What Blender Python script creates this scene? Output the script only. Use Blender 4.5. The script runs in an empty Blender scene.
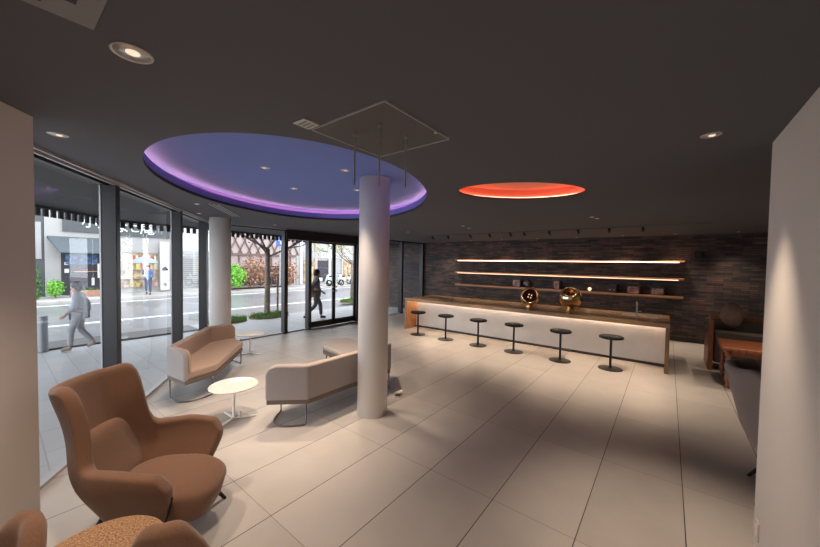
import bpy, bmesh, math, random
from mathutils import Vector, Matrix
random.seed(7)
PI = math.pi
sc = bpy.context.scene
col = sc.collection
H = 1.8763            # camera height
CEIL = 2.70

# ------------------------------------------------------------------ materials
def new_mat(name):
    m = bpy.data.materials.new(name); m.use_nodes = True
    nt = m.node_tree
    b = nt.nodes['Principled BSDF']
    return m, nt, b

def mat(name, color, rough=0.6, metal=0.0, vary=0.0, scale=20.0, bump=0.0, bscale=200.0, spec=0.5, sheen=0.0, color2=None):
    m, nt, b = new_mat(name)
    b.inputs['Base Color'].default_value = (*color, 1)
    b.inputs['Roughness'].default_value = rough
    b.inputs['Metallic'].default_value = metal
    b.inputs['Specular IOR Level'].default_value = spec
    if sheen: b.inputs['Sheen Weight'].default_value = sheen
    tc = nt.nodes.new('ShaderNodeTexCoord')
    if vary or color2:
        n = nt.nodes.new('ShaderNodeTexNoise'); n.inputs['Scale'].default_value = scale; n.inputs['Detail'].default_value = 4
        nt.links.new(tc.outputs['Object'], n.inputs['Vector'])
        r = nt.nodes.new('ShaderNodeValToRGB')
        c2 = color2 if color2 else tuple(min(1, c * (1 + vary)) for c in color)
        c1 = color if color2 else tuple(c * (1 - vary) for c in color)
        r.color_ramp.elements[0].color = (*c1, 1); r.color_ramp.elements[0].position = .35
        r.color_ramp.elements[1].color = (*c2, 1); r.color_ramp.elements[1].position = .65
        nt.links.new(n.outputs['Fac'], r.inputs['Fac']); nt.links.new(r.outputs['Color'], b.inputs['Base Color'])
    if bump:
        n2 = nt.nodes.new('ShaderNodeTexNoise'); n2.inputs['Scale'].default_value = bscale
        nt.links.new(tc.outputs['Object'], n2.inputs['Vector'])
        bp = nt.nodes.new('ShaderNodeBump'); bp.inputs['Strength'].default_value = bump; bp.inputs['Distance'].default_value = .004
        nt.links.new(n2.outputs['Fac'], bp.inputs['Height']); nt.links.new(bp.outputs['Normal'], b.inputs['Normal'])
    return m

def emit(name, color, strength):
    m, nt, b = new_mat(name)
    b.inputs['Base Color'].default_value = (*[min(1, c) for c in color], 1)
    b.inputs['Emission Color'].default_value = (*color, 1)
    b.inputs['Emission Strength'].default_value = strength
    return m

def wood_mat(name, c1, c2, rough=.45, sx=(2, 25, 25)):
    m, nt, b = new_mat(name)
    tc = nt.nodes.new('ShaderNodeTexCoord'); mp = nt.nodes.new('ShaderNodeMapping'); mp.inputs['Scale'].default_value = sx
    n = nt.nodes.new('ShaderNodeTexNoise'); n.inputs['Scale'].default_value = 1.6; n.inputs['Detail'].default_value = 6
    r = nt.nodes.new('ShaderNodeValToRGB'); r.color_ramp.elements[0].color = (*c1, 1); r.color_ramp.elements[1].color = (*c2, 1)
    r.color_ramp.elements[0].position = .3; r.color_ramp.elements[1].position = .7
    nt.links.new(tc.outputs['Object'], mp.inputs['Vector']); nt.links.new(mp.outputs['Vector'], n.inputs['Vector'])
    nt.links.new(n.outputs['Fac'], r.inputs['Fac']); nt.links.new(r.outputs['Color'], b.inputs['Base Color'])
    b.inputs['Roughness'].default_value = rough
    return m

def glass_mat(name, tint=(.93, .95, .95), refl=1.0):
    m = bpy.data.materials.new(name); m.use_nodes = True
    nt = m.node_tree; nt.nodes.clear()
    o = nt.nodes.new('ShaderNodeOutputMaterial'); mx = nt.nodes.new('ShaderNodeMixShader')
    t = nt.nodes.new('ShaderNodeBsdfTransparent'); t.inputs['Color'].default_value = (*tint, 1)
    g = nt.nodes.new('ShaderNodeBsdfGlossy'); g.inputs['Roughness'].default_value = 0.0; g.inputs['Color'].default_value = (.95, .95, 1, 1)
    geo = nt.nodes.new('ShaderNodeNewGeometry'); dt = nt.nodes.new('ShaderNodeVectorMath'); dt.operation = 'DOT_PRODUCT'
    nt.links.new(geo.outputs['Normal'], dt.inputs[0]); nt.links.new(geo.outputs['Incoming'], dt.inputs[1])
    def mth(op, a, v):
        n = nt.nodes.new('ShaderNodeMath'); n.operation = op; nt.links.new(a, n.inputs[0]); n.inputs[1].default_value = v; return n
    ab = mth('ABSOLUTE', dt.outputs['Value'], 0); om = nt.nodes.new('ShaderNodeMath'); om.operation = 'SUBTRACT'; om.inputs[0].default_value = 1
    nt.links.new(ab.outputs[0], om.inputs[1]); pw = mth('POWER', om.outputs[0], 5)
    ma = mth('MULTIPLY', pw.outputs[0], .9); mu = mth('ADD', ma.outputs[0], .05 * refl); mu.use_clamp = True
    nt.links.new(mu.outputs[0], mx.inputs['Fac'])
    nt.links.new(t.outputs[0], mx.inputs[1]); nt.links.new(g.outputs[0], mx.inputs[2]); nt.links.new(mx.outputs[0], o.inputs['Surface'])
    return m

def floor_mat():
    m, nt, b = new_mat('large beige floor tile')
    L = nt.links
    geo = nt.nodes.new('ShaderNodeNewGeometry'); sep = nt.nodes.new('ShaderNodeSeparateXYZ'); L.new(geo.outputs['Position'], sep.inputs[0])
    def joint(out, off, pitch, half):
        a = nt.nodes.new('ShaderNodeMath'); a.operation = 'SUBTRACT'; L.new(out, a.inputs[0]); a.inputs[1].default_value = off - 50 * pitch
        d = nt.nodes.new('ShaderNodeMath'); d.operation = 'DIVIDE'; L.new(a.outputs[0], d.inputs[0]); d.inputs[1].default_value = pitch
        fr = nt.nodes.new('ShaderNodeMath'); fr.operation = 'FRACT'; L.new(d.outputs[0], fr.inputs[0])
        s = nt.nodes.new('ShaderNodeMath'); s.operation = 'SUBTRACT'; L.new(fr.outputs[0], s.inputs[0]); s.inputs[1].default_value = .5
        ab = nt.nodes.new('ShaderNodeMath'); ab.operation = 'ABSOLUTE'; L.new(s.outputs[0], ab.inputs[0])
        g = nt.nodes.new('ShaderNodeMath'); g.operation = 'GREATER_THAN'; L.new(ab.outputs[0], g.inputs[0]); g.inputs[1].default_value = .5 - half / pitch
        fl = nt.nodes.new('ShaderNodeMath'); fl.operation = 'FLOOR'; L.new(d.outputs[0], fl.inputs[0])
        return g.outputs[0], fl.outputs[0]
    jx, ix = joint(sep.outputs['X'], -2.845, .6, .0034)
    jy, iy = joint(sep.outputs['Y'], 1.245, 1.2, .0024)
    cmb = nt.nodes.new('ShaderNodeCombineXYZ'); L.new(ix, cmb.inputs[0]); L.new(iy, cmb.inputs[1])
    wn = nt.nodes.new('ShaderNodeTexWhiteNoise'); wn.noise_dimensions = '2D'; L.new(cmb.outputs[0], wn.inputs['Vector'])
    ns = nt.nodes.new('ShaderNodeTexNoise'); ns.inputs['Scale'].default_value = 2.5; ns.inputs['Detail'].default_value = 6
    L.new(geo.outputs['Position'], ns.inputs['Vector'])
    ad = nt.nodes.new('ShaderNodeMath'); ad.operation = 'MULTIPLY_ADD'; L.new(wn.outputs['Value'], ad.inputs[0]); ad.inputs[1].default_value = .45; L.new(ns.outputs['Fac'], ad.inputs[2])
    rp = nt.nodes.new('ShaderNodeValToRGB'); L.new(ad.outputs[0], rp.inputs['Fac'])
    rp.color_ramp.elements[0].color = (.41, .38, .36, 1); rp.color_ramp.elements[0].position = .3
    rp.color_ramp.elements[1].color = (.50, .465, .44, 1); rp.color_ramp.elements[1].position = .95
    m1 = nt.nodes.new('ShaderNodeMix'); m1.data_type = 'RGBA'; L.new(jy, m1.inputs['Factor']); L.new(rp.outputs['Color'], m1.inputs['A']); m1.inputs['B'].default_value = (.24, .20, .17, 1)
    m2 = nt.nodes.new('ShaderNodeMix'); m2.data_type = 'RGBA'; L.new(jx, m2.inputs['Factor']); L.new(m1.outputs['Result'], m2.inputs['A']); m2.inputs['B'].default_value = (.07, .05, .045, 1)
    L.new(m2.outputs['Result'], b.inputs['Base Color'])
    b.inputs['Roughness'].default_value = .42; b.inputs['Specular IOR Level'].default_value = .4
    return m

def brick_mat():
    m, nt, b = new_mat('dark slate brick'); L = nt.links
    tc = nt.nodes.new('ShaderNodeTexCoord'); mp = nt.nodes.new('ShaderNodeMapping'); mp.inputs['Rotation'].default_value = (PI / 2, 0, 0)
    L.new(tc.outputs['Object'], mp.inputs['Vector'])
    sep = nt.nodes.new('ShaderNodeSeparateXYZ'); L.new(tc.outputs['Object'], sep.inputs[0])
    cmb = nt.nodes.new('ShaderNodeCombineXYZ'); L.new(sep.outputs['X'], cmb.inputs[0]); L.new(sep.outputs['Z'], cmb.inputs[1])
    br = nt.nodes.new('ShaderNodeTexBrick'); L.new(cmb.outputs[0], br.inputs['Vector'])
    br.inputs['Scale'].default_value = 1.0; br.inputs['Brick Width'].default_value = .30; br.inputs['Row Height'].default_value = .052
    br.inputs['Mortar Size'].default_value = .004; br.inputs['Bias'].default_value = -.1
    br.inputs['Color1'].default_value = (.036, .032, .035, 1); br.inputs['Color2'].default_value = (.15, .102, .084, 1); br.inputs['Mortar'].default_value = (.01, .009, .01, 1)
    n = nt.nodes.new('ShaderNodeTexNoise'); n.inputs['Scale'].default_value = 3; n.inputs['Detail'].default_value = 5; L.new(tc.outputs['Object'], n.inputs['Vector'])
    rp = nt.nodes.new('ShaderNodeValToRGB'); L.new(n.outputs['Fac'], rp.inputs['Fac'])
    rp.color_ramp.elements[0].color = (.55, .55, .62, 1); rp.color_ramp.elements[0].position = .35
    rp.color_ramp.elements[1].color = (1.35, 1.1, 1.0, 1); rp.color_ramp.elements[1].position = .7
    mx = nt.nodes.new('ShaderNodeMix'); mx.data_type = 'RGBA'; mx.blend_type = 'MULTIPLY'; mx.inputs['Factor'].default_value = 1
    L.new(br.outputs['Color'], mx.inputs['A']); L.new(rp.outputs['Color'], mx.inputs['B']); L.new(mx.outputs['Result'], b.inputs['Base Color'])
    bp = nt.nodes.new('ShaderNodeBump'); bp.inputs['Strength'].default_value = .7; bp.inputs['Distance'].default_value = .02
    hm = nt.nodes.new('ShaderNodeRGBToBW'); L.new(mx.outputs['Result'], hm.inputs[0]); mu = nt.nodes.new('ShaderNodeMath'); mu.operation = 'MULTIPLY'; mu.inputs[1].default_value = 8
    L.new(hm.outputs[0], mu.inputs[0]); L.new(mu.outputs[0], bp.inputs['Height']); L.new(bp.outputs['Normal'], b.inputs['Normal'])
    b.inputs['Roughness'].default_value = .6
    return m

def paving_mat(name, c1, c2, cj, sx, sy, jw):
    m, nt, b = new_mat(name); L = nt.links
    tc = nt.nodes.new('ShaderNodeTexCoord')
    br = nt.nodes.new('ShaderNodeTexBrick'); L.new(tc.outputs['Object'], br.inputs['Vector'])
    br.inputs['Scale'].default_value = 1; br.inputs['Brick Width'].default_value = sx; br.inputs['Row Height'].default_value = sy; br.inputs['Mortar Size'].default_value = jw
    br.inputs['Color1'].default_value = (*c1, 1); br.inputs['Color2'].default_value = (*c2, 1); br.inputs['Mortar'].default_value = (*cj, 1)
    L.new(br.outputs['Color'], b.inputs['Base Color']); b.inputs['Roughness'].default_value = .5
    return m

M = dict(
    floor=floor_mat(), brick=brick_mat(),
    ceiling=mat('matt charcoal ceiling paint', (.096, .101, .120), .85),
    lip=mat('black recess lip paint', (.012, .011, .012), .7),
    wall=mat('warm grey wall plaster', (.68, .63, .59), .8, bump=.05, bscale=60),
    column=mat('off white column paint', (.76, .72, .69), .6),
    mull=mat('dark bronze window metal', (.020, .018, .021), .4, .2),
    rail=mat('pale grey rail metal', (.45, .44, .45), .4, .3),
    glass=glass_mat('window glass', (.94, .96, .97)),
    blue=mat('blue recess paint', (.15, .23, .62), .8),
    bluewall=mat('violet recess paint', (.20, .17, .62), .7),
    red=mat('red recess paint', (.85, .30, .2), .7),
    redtop=mat('orange recess paint', (.85, .36, .25), .7),
    led_blue=emit('lavender led strip', (1.0, .44, .27), 9),
    led_red=emit('orange led strip', (1.0, .38, .25), 5.0),
    led_warm=emit('warm shelf led', (1.0, .56, .38), 4.0),
    led_dim=emit('dim warm shelf led', (1.0, .6, .38), 1.7),
    led_bar=emit('warm bar led', (1.0, .76, .52), 30.0),
    lamp_white=emit('downlight lamp', (1.0, .85, .66), .35),
    steel=mat('brushed pale metal', (.62, .60, .58), .3, .8),
    trimw=mat('pale trim ring metal', (.55, .53, .52), .4, .4),
    black=mat('black metal', (.016, .015, .017), .4, .5),
    blackp=mat('black seat leather', (.012, .011, .012), .8, spec=.2),
    white_metal=mat('cream white powder coat', (.80, .77, .72), .35),
    table_top=mat('cream gloss table top', (.80, .77, .72), .05),
    brown=mat('brown wool fabric', (.19, .095, .057), .92, vary=.16, scale=260, bump=.5, bscale=500, sheen=.25),
    brown_seam=mat('dark brown seam', (.04, .02, .012), .9),
    tan=mat('tan sofa fabric', (.45, .32, .25), .92, vary=.08, scale=200, bump=.4, bscale=450, sheen=.2),
    greige=mat('grey beige sofa fabric', (.37, .325, .305), .92, vary=.08, scale=200, bump=.4, bscale=450, sheen=.2),
    sofa_base=mat('taupe sofa base fabric', (.16, .125, .11), .9),
    grey_fabric=mat('grey wool fabric', (.28, .225, .21), .92, vary=.12, scale=240, bump=.4, bscale=450, sheen=.2),
    chrome=mat('grey steel wire', (.16, .15, .155), .3, .8),
    cork=mat('speckled cork', (.15, .07, .035), .75, color2=(.52, .31, .17), scale=110, bump=.3, bscale=250),
    cork_edge=mat('cork table edge', (.26, .13, .065), .7),
    oak=wood_mat('orange oak', (.30, .125, .05), (.48, .22, .09), .45, (25, 25, 2)),
    oak_top=wood_mat('oak counter top', (.22, .13, .07), (.42, .27, .15), .25, (2, 20, 20)),
    shelf=wood_mat('shelf wood', (.36, .16, .075), (.52, .25, .12), .4),
    bar_panel=mat('pale bar panel', (.82, .80, .78), .5, vary=.04, scale=3),
    bar_side=wood_mat('dark oak side', (.14, .075, .04), (.24, .13, .07), .45, (25, 25, 2)),
    gold=mat('polished gold', (.92, .70, .42), .12, 1.0),
    gold_dark=mat('dark bronze disc', (.10, .045, .03), .2, .8),
    glow=emit('small lamp glow', (1, .78, .5), .55),
    redwood=wood_mat('reddish carved wood', (.17, .05, .022), (.34, .11, .05), .4, (20, 20, 3)),
    olive=mat('dark olive upholstery', (.065, .048, .038), .7),
    cushion=mat('mottled brown cushion', (.24, .13, .085), .85, color2=(.14, .10, .075), scale=9),
    pic=mat('red brown print', (.20, .07, .06), .5, color2=(.5, .4, .36), scale=9),
    pic2=mat('pale print', (.45, .36, .32), .5, color2=(.16, .08, .07), scale=12),
    dark_box=mat('dark box card', (.05, .035, .035), .5),
    ac=mat('grey unit plastic', (.22, .22, .235), .6),
    acslot=mat('dark louvre', (.03, .028, .03), .6),
    plate=mat('cream plastic plate', (.6, .55, .5), .5),
)

# ------------------------------------------------------------------ mesh builder
class MB:
    def __init__(s): s.bm = bmesh.new()
    def box(s, c, size, rz=0.0, rot=None):
        mt = Matrix.Translation(Vector(c)) @ (rot.to_4x4() if rot else Matrix.Rotation(rz, 4, 'Z')) @ Matrix.Diagonal((*size, 1))
        bmesh.ops.create_cube(s.bm, size=1.0, matrix=mt); return s
    def bar(s, p0, p1, w, d, up=(0, 0, 1)):
        p0 = Vector(p0); p1 = Vector(p1); ax = (p1 - p0); L = ax.length; ax.normalize()
        u = Vector(up)
        if abs(ax.dot(u)) > .98: u = Vector((1, 0, 0))
        sx = ax.cross(u).normalized(); uu = sx.cross(ax).normalized()
        rot = Matrix((sx, ax, uu)).transposed()
        return s.box((p0 + p1) / 2, (w, L, d), rot=rot)
    def cyl(s, p0, p1, r0, r1=None, seg=20, cap=True):
        r1 = r0 if r1 is None else r1
        p0 = Vector(p0); p1 = Vector(p1); d = p1 - p0
        q = Vector((0, 0, 1)).rotation_difference(d.normalized()).to_matrix().to_4x4()
        bmesh.ops.create_cone(s.bm, cap_ends=cap, segments=seg, radius1=r0, radius2=r1, depth=d.length, matrix=Matrix.Translation((p0 + p1) / 2) @ q)
        return s
    def sphere(s, c, r, seg=20, sc=(1, 1, 1)):
        bmesh.ops.create_uvsphere(s.bm, u_segments=seg, v_segments=seg // 2 + 2, radius=r, matrix=Matrix.Translation(Vector(c)) @ Matrix.Diagonal((*sc, 1)))
        return s
    def ico(s, c, r, sub=2, sc=(1, 1, 1), jit=0):
        out = bmesh.ops.create_icosphere(s.bm, subdivisions=sub, radius=r, matrix=Matrix.Translation(Vector(c)) @ Matrix.Diagonal((*sc, 1)))
        if jit:
            for v in out['verts']: v.co += Vector([random.uniform(-jit, jit) for _ in range(3)])
        return s
    def prism(s, poly, z0, z1):
        a = [s.bm.verts.new((x, y, z0)) for x, y in poly]; b = [s.bm.verts.new((x, y, z1)) for x, y in poly]
        n = len(poly)
        s.bm.faces.new(a[::-1]); s.bm.faces.new(b)
        for i in range(n): s.bm.faces.new((a[i], a[(i + 1) % n], b[(i + 1) % n], b[i]))
        return s
    def face(s, pts):
        s.bm.faces.new([s.bm.verts.new(p) for p in pts]); return s
    def tube(s, pts, r, seg=8, closed=False):
        pts = [Vector(p) for p in pts]; n = len(pts); rings = []; prev = None
        for i, p in enumerate(pts):
            if closed: t = pts[(i + 1) % n] - pts[i - 1]
            else: t = pts[min(i + 1, n - 1)] - pts[max(i - 1, 0)]
            t.normalize()
            if prev is None:
                u = Vector((0, 0, 1)) if abs(t.z) < .9 else Vector((1, 0, 0))
                u = (u - t * u.dot(t)).normalized()
            else:
                u = (prev - t * prev.dot(t)).normalized()
            prev = u; w = t.cross(u)
            rr = r[i] if isinstance(r, (list, tuple)) else r
            rings.append([s.bm.verts.new(p + (u * math.cos(a) + w * math.sin(a)) * rr) for a in [2 * PI * k / seg for k in range(seg)]])
        m = n if closed else n - 1
        for i in range(m):
            A, B = rings[i], rings[(i + 1) % n]
            for k in range(seg): s.bm.faces.new((A[k], A[(k + 1) % seg], B[(k + 1) % seg], B[k]))
        if not closed:
            s.bm.faces.new(rings[0][::-1]); s.bm.faces.new(rings[-1])
        return s
    def lathe(s, prof, seg=32, c=(0, 0, 0)):
        rings = []
        for r, z in prof:
            rings.append([s.bm.verts.new((c[0] + r * math.cos(2 * PI * k / seg), c[1] + r * math.sin(2 * PI * k / seg), c[2] + z)) for k in range(seg)] if r > 1e-6 else [s.bm.verts.new((c[0], c[1], c[2] + z))])
        for A, B in zip(rings, rings[1:]):
            for k in range(seg):
                k2 = (k + 1) % seg
                if len(A) == 1 and len(B) == 1: continue
                if len(A) == 1: s.bm.faces.new((A[0], B[k], B[k2]))
                elif len(B) == 1: s.bm.faces.new((A[k], A[k2], B[0]))
                else: s.bm.faces.new((A[k], A[k2], B[k2], B[k]))
        return s
    def build(s, name, m, parent=None, smooth=False, bevel=0.0, seg=2, subsurf=0, loc=None, solid=None):
        bmesh.ops.recalc_face_normals(s.bm, faces=s.bm.faces)
        me = bpy.data.meshes.new(name); s.bm.to_mesh(me); s.bm.free()
        me.materials.append(m)
        o = bpy.data.objects.new(name, me); col.objects.link(o)
        if smooth:
            for p in me.polygons: p.use_smooth = True
        if solid:
            d = o.modifiers.new('thick', 'SOLIDIFY'); d.thickness = solid[0]; d.offset = solid[1]
        if bevel:
            b = o.modifiers.new('bevel', 'BEVEL'); b.width = bevel; b.segments = seg; b.limit_method = 'ANGLE'; b.angle_limit = math.radians(40)
            b.harden_normals = False
            for p in me.polygons: p.use_smooth = True
            o.modifiers.new('wn', 'WEIGHTED_NORMAL')
        if subsurf:
            d = o.modifiers.new('sub', 'SUBSURF'); d.levels = subsurf; d.render_levels = subsurf
        if loc: o.location = loc
        if parent: o.parent = parent
        return o

def tag(o, label=None, cat=None, group=None, kind=None):
    if label: o['label'] = label
    if cat: o['category'] = cat
    if group: o['group'] = group
    if kind: o['kind'] = kind
    return o

def thing(name, label, cat, loc=(0, 0, 0), rz=0.0, group=None):
    o = bpy.data.objects.new(name, None); col.objects.link(o)
    o.empty_display_size = .1; o.location = loc; o.rotation_euler = (0, 0, rz)
    return tag(o, label, cat, group)

def struct_empty(name, loc=(0, 0, 0), rz=0.0):
    o = bpy.data.objects.new(name, None); col.objects.link(o)
    o.location = loc; o.rotation_euler = (0, 0, rz); o['kind'] = 'structure'
    return o

def struct(name, mb, m, **k):
    o = mb.build(name, m, **k); o['kind'] = 'structure'; return o

def copy_tree(o, parent=None):
    c = o.copy(); col.objects.link(c)
    if parent: c.parent = parent
    for ch in list(o.children): copy_tree(ch, c)
    return c

def copy_thing(o, loc, rz, label, group=None):
    c = copy_tree(o); c.location = loc; c.rotation_euler = (0, 0, rz); c['label'] = label
    if group: c['group'] = group
    return c

def text_mesh(name, body, size, m, parent, loc, rot, ext=.01):
    cu = bpy.data.curves.new(name, 'FONT'); cu.body = body; cu.size = size; cu.extrude = ext; cu.align_x = 'CENTER'; cu.align_y = 'CENTER'
    t = bpy.data.objects.new(name, cu); col.objects.link(t)
    bpy.context.view_layer.update()
    me = bpy.data.meshes.new_from_object(t.evaluated_get(bpy.context.evaluated_depsgraph_get()))
    bpy.data.objects.remove(t)
    me.materials.clear(); me.materials.append(m)
    o = bpy.data.objects.new(name, me); col.objects.link(o); o.location = loc; o.rotation_euler = rot
    if parent: o.parent = parent
    return o

# ------------------------------------------------------------------ plan
GA = Vector((-3.96, .20)); GC = Vector((-7.85, 2.81)); GD = (GC - GA).normalized(); GN = Vector((GD.y, -GD.x))  # GN points outdoors?
if GN.dot(Vector((1, 1))) > 0: GN = -GN
BACK = 10.8; WX = -7.85

# ------------------------------------------------------------------ floor, ceiling, walls
g0 = GA - GD * 1.9
inside = [(g0.x, g0.y), (-1.2, -3.0), (4.2, -3.0), (4.2, BACK), (WX, BACK), (WX, GC.y)]
struct('floor', MB().prism(inside, -.06, 0), M['floor'])

def ellipse(c, a, b, ang, n=96):
    ca, sa = math.cos(ang), math.sin(ang)
    return [(c[0] + a * math.cos(t) * ca - b * math.sin(t) * sa, c[1] + a * math.cos(t) * sa + b * math.sin(t) * ca) for t in [2 * PI * k / n for k in range(n)]]
BLUE = ((-3.68, 2.60), 2.18, 1.475, math.radians(-46.2))
RED = ((-1.33, 3.69), .70, .43, math.radians(40.5))
bm = bmesh.new()
def loop(pts, z):
    v = [bm.verts.new((x, y, z)) for x, y in pts]
    return [bm.edges.new((v[i], v[(i + 1) % len(v)])) for i in range(len(v))]
outer = [(g0.x - .1, g0.y - .1), (-1.2, -3.1), (4.3, -3.1), (4.3, BACK + .1), (WX - .1, BACK + .1), (WX - .1, GC.y - .05)]
es = loop(outer, CEIL) + loop(ellipse(*BLUE), CEIL) + loop(ellipse(*RED), CEIL)
bmesh.ops.triangle_fill(bm, edges=es, use_beauty=True)
mb = MB(); mb.bm.free(); mb.bm = bm
struct('ceiling', mb, M['ceiling'])
struct('roof_slab', MB().prism([(-12, -5), (5, -5), (5, 12), (-12, 12)], 3.1, 3.2), M['ceiling'])

def recess(name, spec, lip, setb, depth, top, ledo, mtop, mwall, mled, ledr, ledz, ledname, label):
    c, a, b, ang = spec
    root = struct_empty(name)
    e0 = ellipse(c, a, b, ang); e1 = ellipse(c, a + setb, b + setb, ang)
    m1 = MB()
    n = len(e0)
    v0 = [m1.bm.verts.new((x, y, CEIL)) for x, y in e0]; v1 = [m1.bm.verts.new((x, y, CEIL + lip)) for x, y in e0]; v2 = [m1.bm.verts.new((x, y, CEIL + lip)) for x, y in e1]
    for i in range(n):
        j = (i + 1) % n
        m1.bm.faces.new((v0[i], v0[j], v1[j], v1[i])); m1.bm.faces.new((v1[i], v1[j], v2[j], v2[i]))
    m1.build('lip', M['lip'], root, smooth=False)
    m2 = MB()
    w0 = [m2.bm.verts.new((x, y, CEIL + lip)) for x, y in e1]; w1 = [m2.bm.verts.new((x, y, CEIL + depth)) for x, y in e1]
    for i in range(n): m2.bm.faces.new((w0[i], w0[(i + 1) % n], w1[(i + 1) % n], w1[i]))
    m2.build('side_wall', mwall, root, smooth=True)
    eo = ellipse(c, a + .16, b + .16, ang)
    MB().prism(eo, CEIL + top, CEIL + top + .03).build('recess_ceiling', mtop, root)
    if top > depth:
        m3 = MB(); f0 = [m3.bm.verts.new((x, y, CEIL + depth)) for x, y in e1]; f1 = [m3.bm.verts.new((x, y, CEIL + depth - .03)) for x, y in eo]; f2 = [m3.bm.verts.new((x, y, CEIL + top)) for x, y in eo]
        for i in range(n):
            j = (i + 1) % n
            m3.bm.faces.new((f0[i], f0[j], f1[j], f1[i])); m3.bm.faces.new((f1[i], f1[j], f2[j], f2[i]))
        m3.build('cove_trough', mwall, root)
    led = MB().tube([(x, y, CEIL + ledz) for x, y in ellipse(c, a + ledo, b + ledo, ang)], ledr, 6, closed=True).build(ledname, mled, smooth=True)
    tag(led, label, 'light strip')
    return root
recess('trim_1', BLUE, .035, .012, .125, .205, .085, M['blue'], M['bluewall'], M['led_blue'], .014, .112, 'cove_light_strip', 'lavender cove light strip running round the big blue oval ceiling recess')
recess('trim_2', RED, .02, .06, .13, .13, .045, M['redtop'], M['red'], M['led_red'], .006, .027, 'cove_light_strip', 'orange red cove light strip running round the small red oval ceiling recess')

struct('wall_back', MB().box(((-9.85 + 4.3) / 2, BACK + .1, 1.33), (4.3 + 9.85, .2, 2.74)), M['brick'])
RW = .51
struct('wall_right', MB().box((RW + .12, (3.16 - 3.0) / 2, 1.35), (.24, 6.16, 2.7)), M['wall'])
struct('wall_lounge', MB().box((4.25, 4, 1.35), (.1, 14, 2.7)), M['wall'])
struct('wall_front', MB().box((1.5, -3.05, 1.35), (5.6, .1, 2.7)), M['wall'])
# left pier whose face runs beside the glass line
p0 = Vector((-2.961, .162)); pd = Vector((.78, -.62)).normalized(); pn = Vector((-.62, -.78)).normalized()
p1 = p0 + pd * 2.6
struct('wall_left', MB().prism([tuple(p0), tuple(p1), tuple(p1 + pn * .28), tuple(p0 + pn * .28)], 0, CEIL), M['wall'])

# ------------------------------------------------------------------ columns
def column(name, x, y, top):
    o = struct(name, MB().cyl((x, y, 0), (x, y, top), .187, seg=64, cap=True), M['column'], smooth=False)
    for p in o.data.polygons: p.use_smooth = len(p.vertices) == 4
    return o
column('column', -2.87, 2.93, CEIL + .205)
column('column', -6.92, 2.775, CEIL)

# ------------------------------------------------------------------ glazing
def gpt(s, z, off=0): v = GA + GD * s + GN * off; return Vector((v.x, v.y, z))
gang = math.atan2(GD.y, GD.x)
W1 = struct_empty('window_1')
for s0, s1 in ((-1.0, 1.04), (1.04, 3.03), (3.03, 4.64)):
    a, b = gpt(s0, .03), gpt(s1, .03); c, d = gpt(s1, 2.68), gpt(s0, 2.68)
    MB().face([a, b, c, d]).build('pane', M['glass'], W1)
for s in (-1.0, 1.04, 3.03):
    c = gpt(s, CEIL / 2, -.03); MB().box(c, (.085, .15, CEIL), rz=gang).build('mullion', M['mull'], W1, bevel=.006)
    c = gpt(s - .047, CEIL / 2, .035); MB().box(c, (.010, .014, CEIL), rz=gang).build('mullion_trim', M['rail'], W1)
MB().box((GC.x, GC.y, CEIL / 2), (.15, .15, CEIL), rz=gang).build('corner_post', M['mull'], W1, bevel=.006)
MB().box(gpt(1.85, .015), (5.7, .07, .03), rz=gang).build('sill', M['rail'], W1)
MB().box(gpt(1.85, 2.68), (5.7, .06, .04), rz=gang).build('head_rail', M['mull'], W1)
MB().box(gpt(1.85, 2.685, -.09), (5.7, .03, .03), rz=gang).build('curtain_rail', M['rail'], W1)
MB().box(gpt(1.85, 2.69, -.15), (5.7, .02, .02), rz=gang).build('curtain_rail', M['rail'], W1)

W2 = struct_empty('window_2')
for y0, y1 in ((GC.y + .03, 4.7), (4.7, 5.42), (7.2, 9.43), (9.43, BACK)):
    MB().face([(WX, y0, .03), (WX, y1, .03), (WX, y1, 2.68), (WX, y0, 2.68)]).build('pane', M['glass'], W2)
for y, w in ((4.7, .1), (9.43, .1), (BACK - .06, .1)):
    MB().box((WX + .02, y, CEIL / 2), (.16, w, CEIL)).build('mullion', M['mull'], W2, bevel=.006)
MB().box((WX, (GC.y + 4.7) / 2, .015), (.07, 4.7 - GC.y, .03)).build('sill', M['rail'], W2)
MB().box((WX, (7.2 + BACK) / 2, .015), (.07, BACK - 7.2, .03)).build('sill', M['rail'], W2)
MB().box((WX, (4.7 + 5.42) / 2, .015), (.07, .72, .03)).build('sill', M['rail'], W2)
MB().box((WX, (GC.y + BACK) / 2, 2.68), (.06, BACK - GC.y, .04)).build('head_rail', M['mull'], W2)
MB().box((WX + .12, (GC.y + 4.7) / 2, 2.69), (.03, 4.7 - GC.y, .02)).build('curtain_rail', M['rail'], W2)

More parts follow.
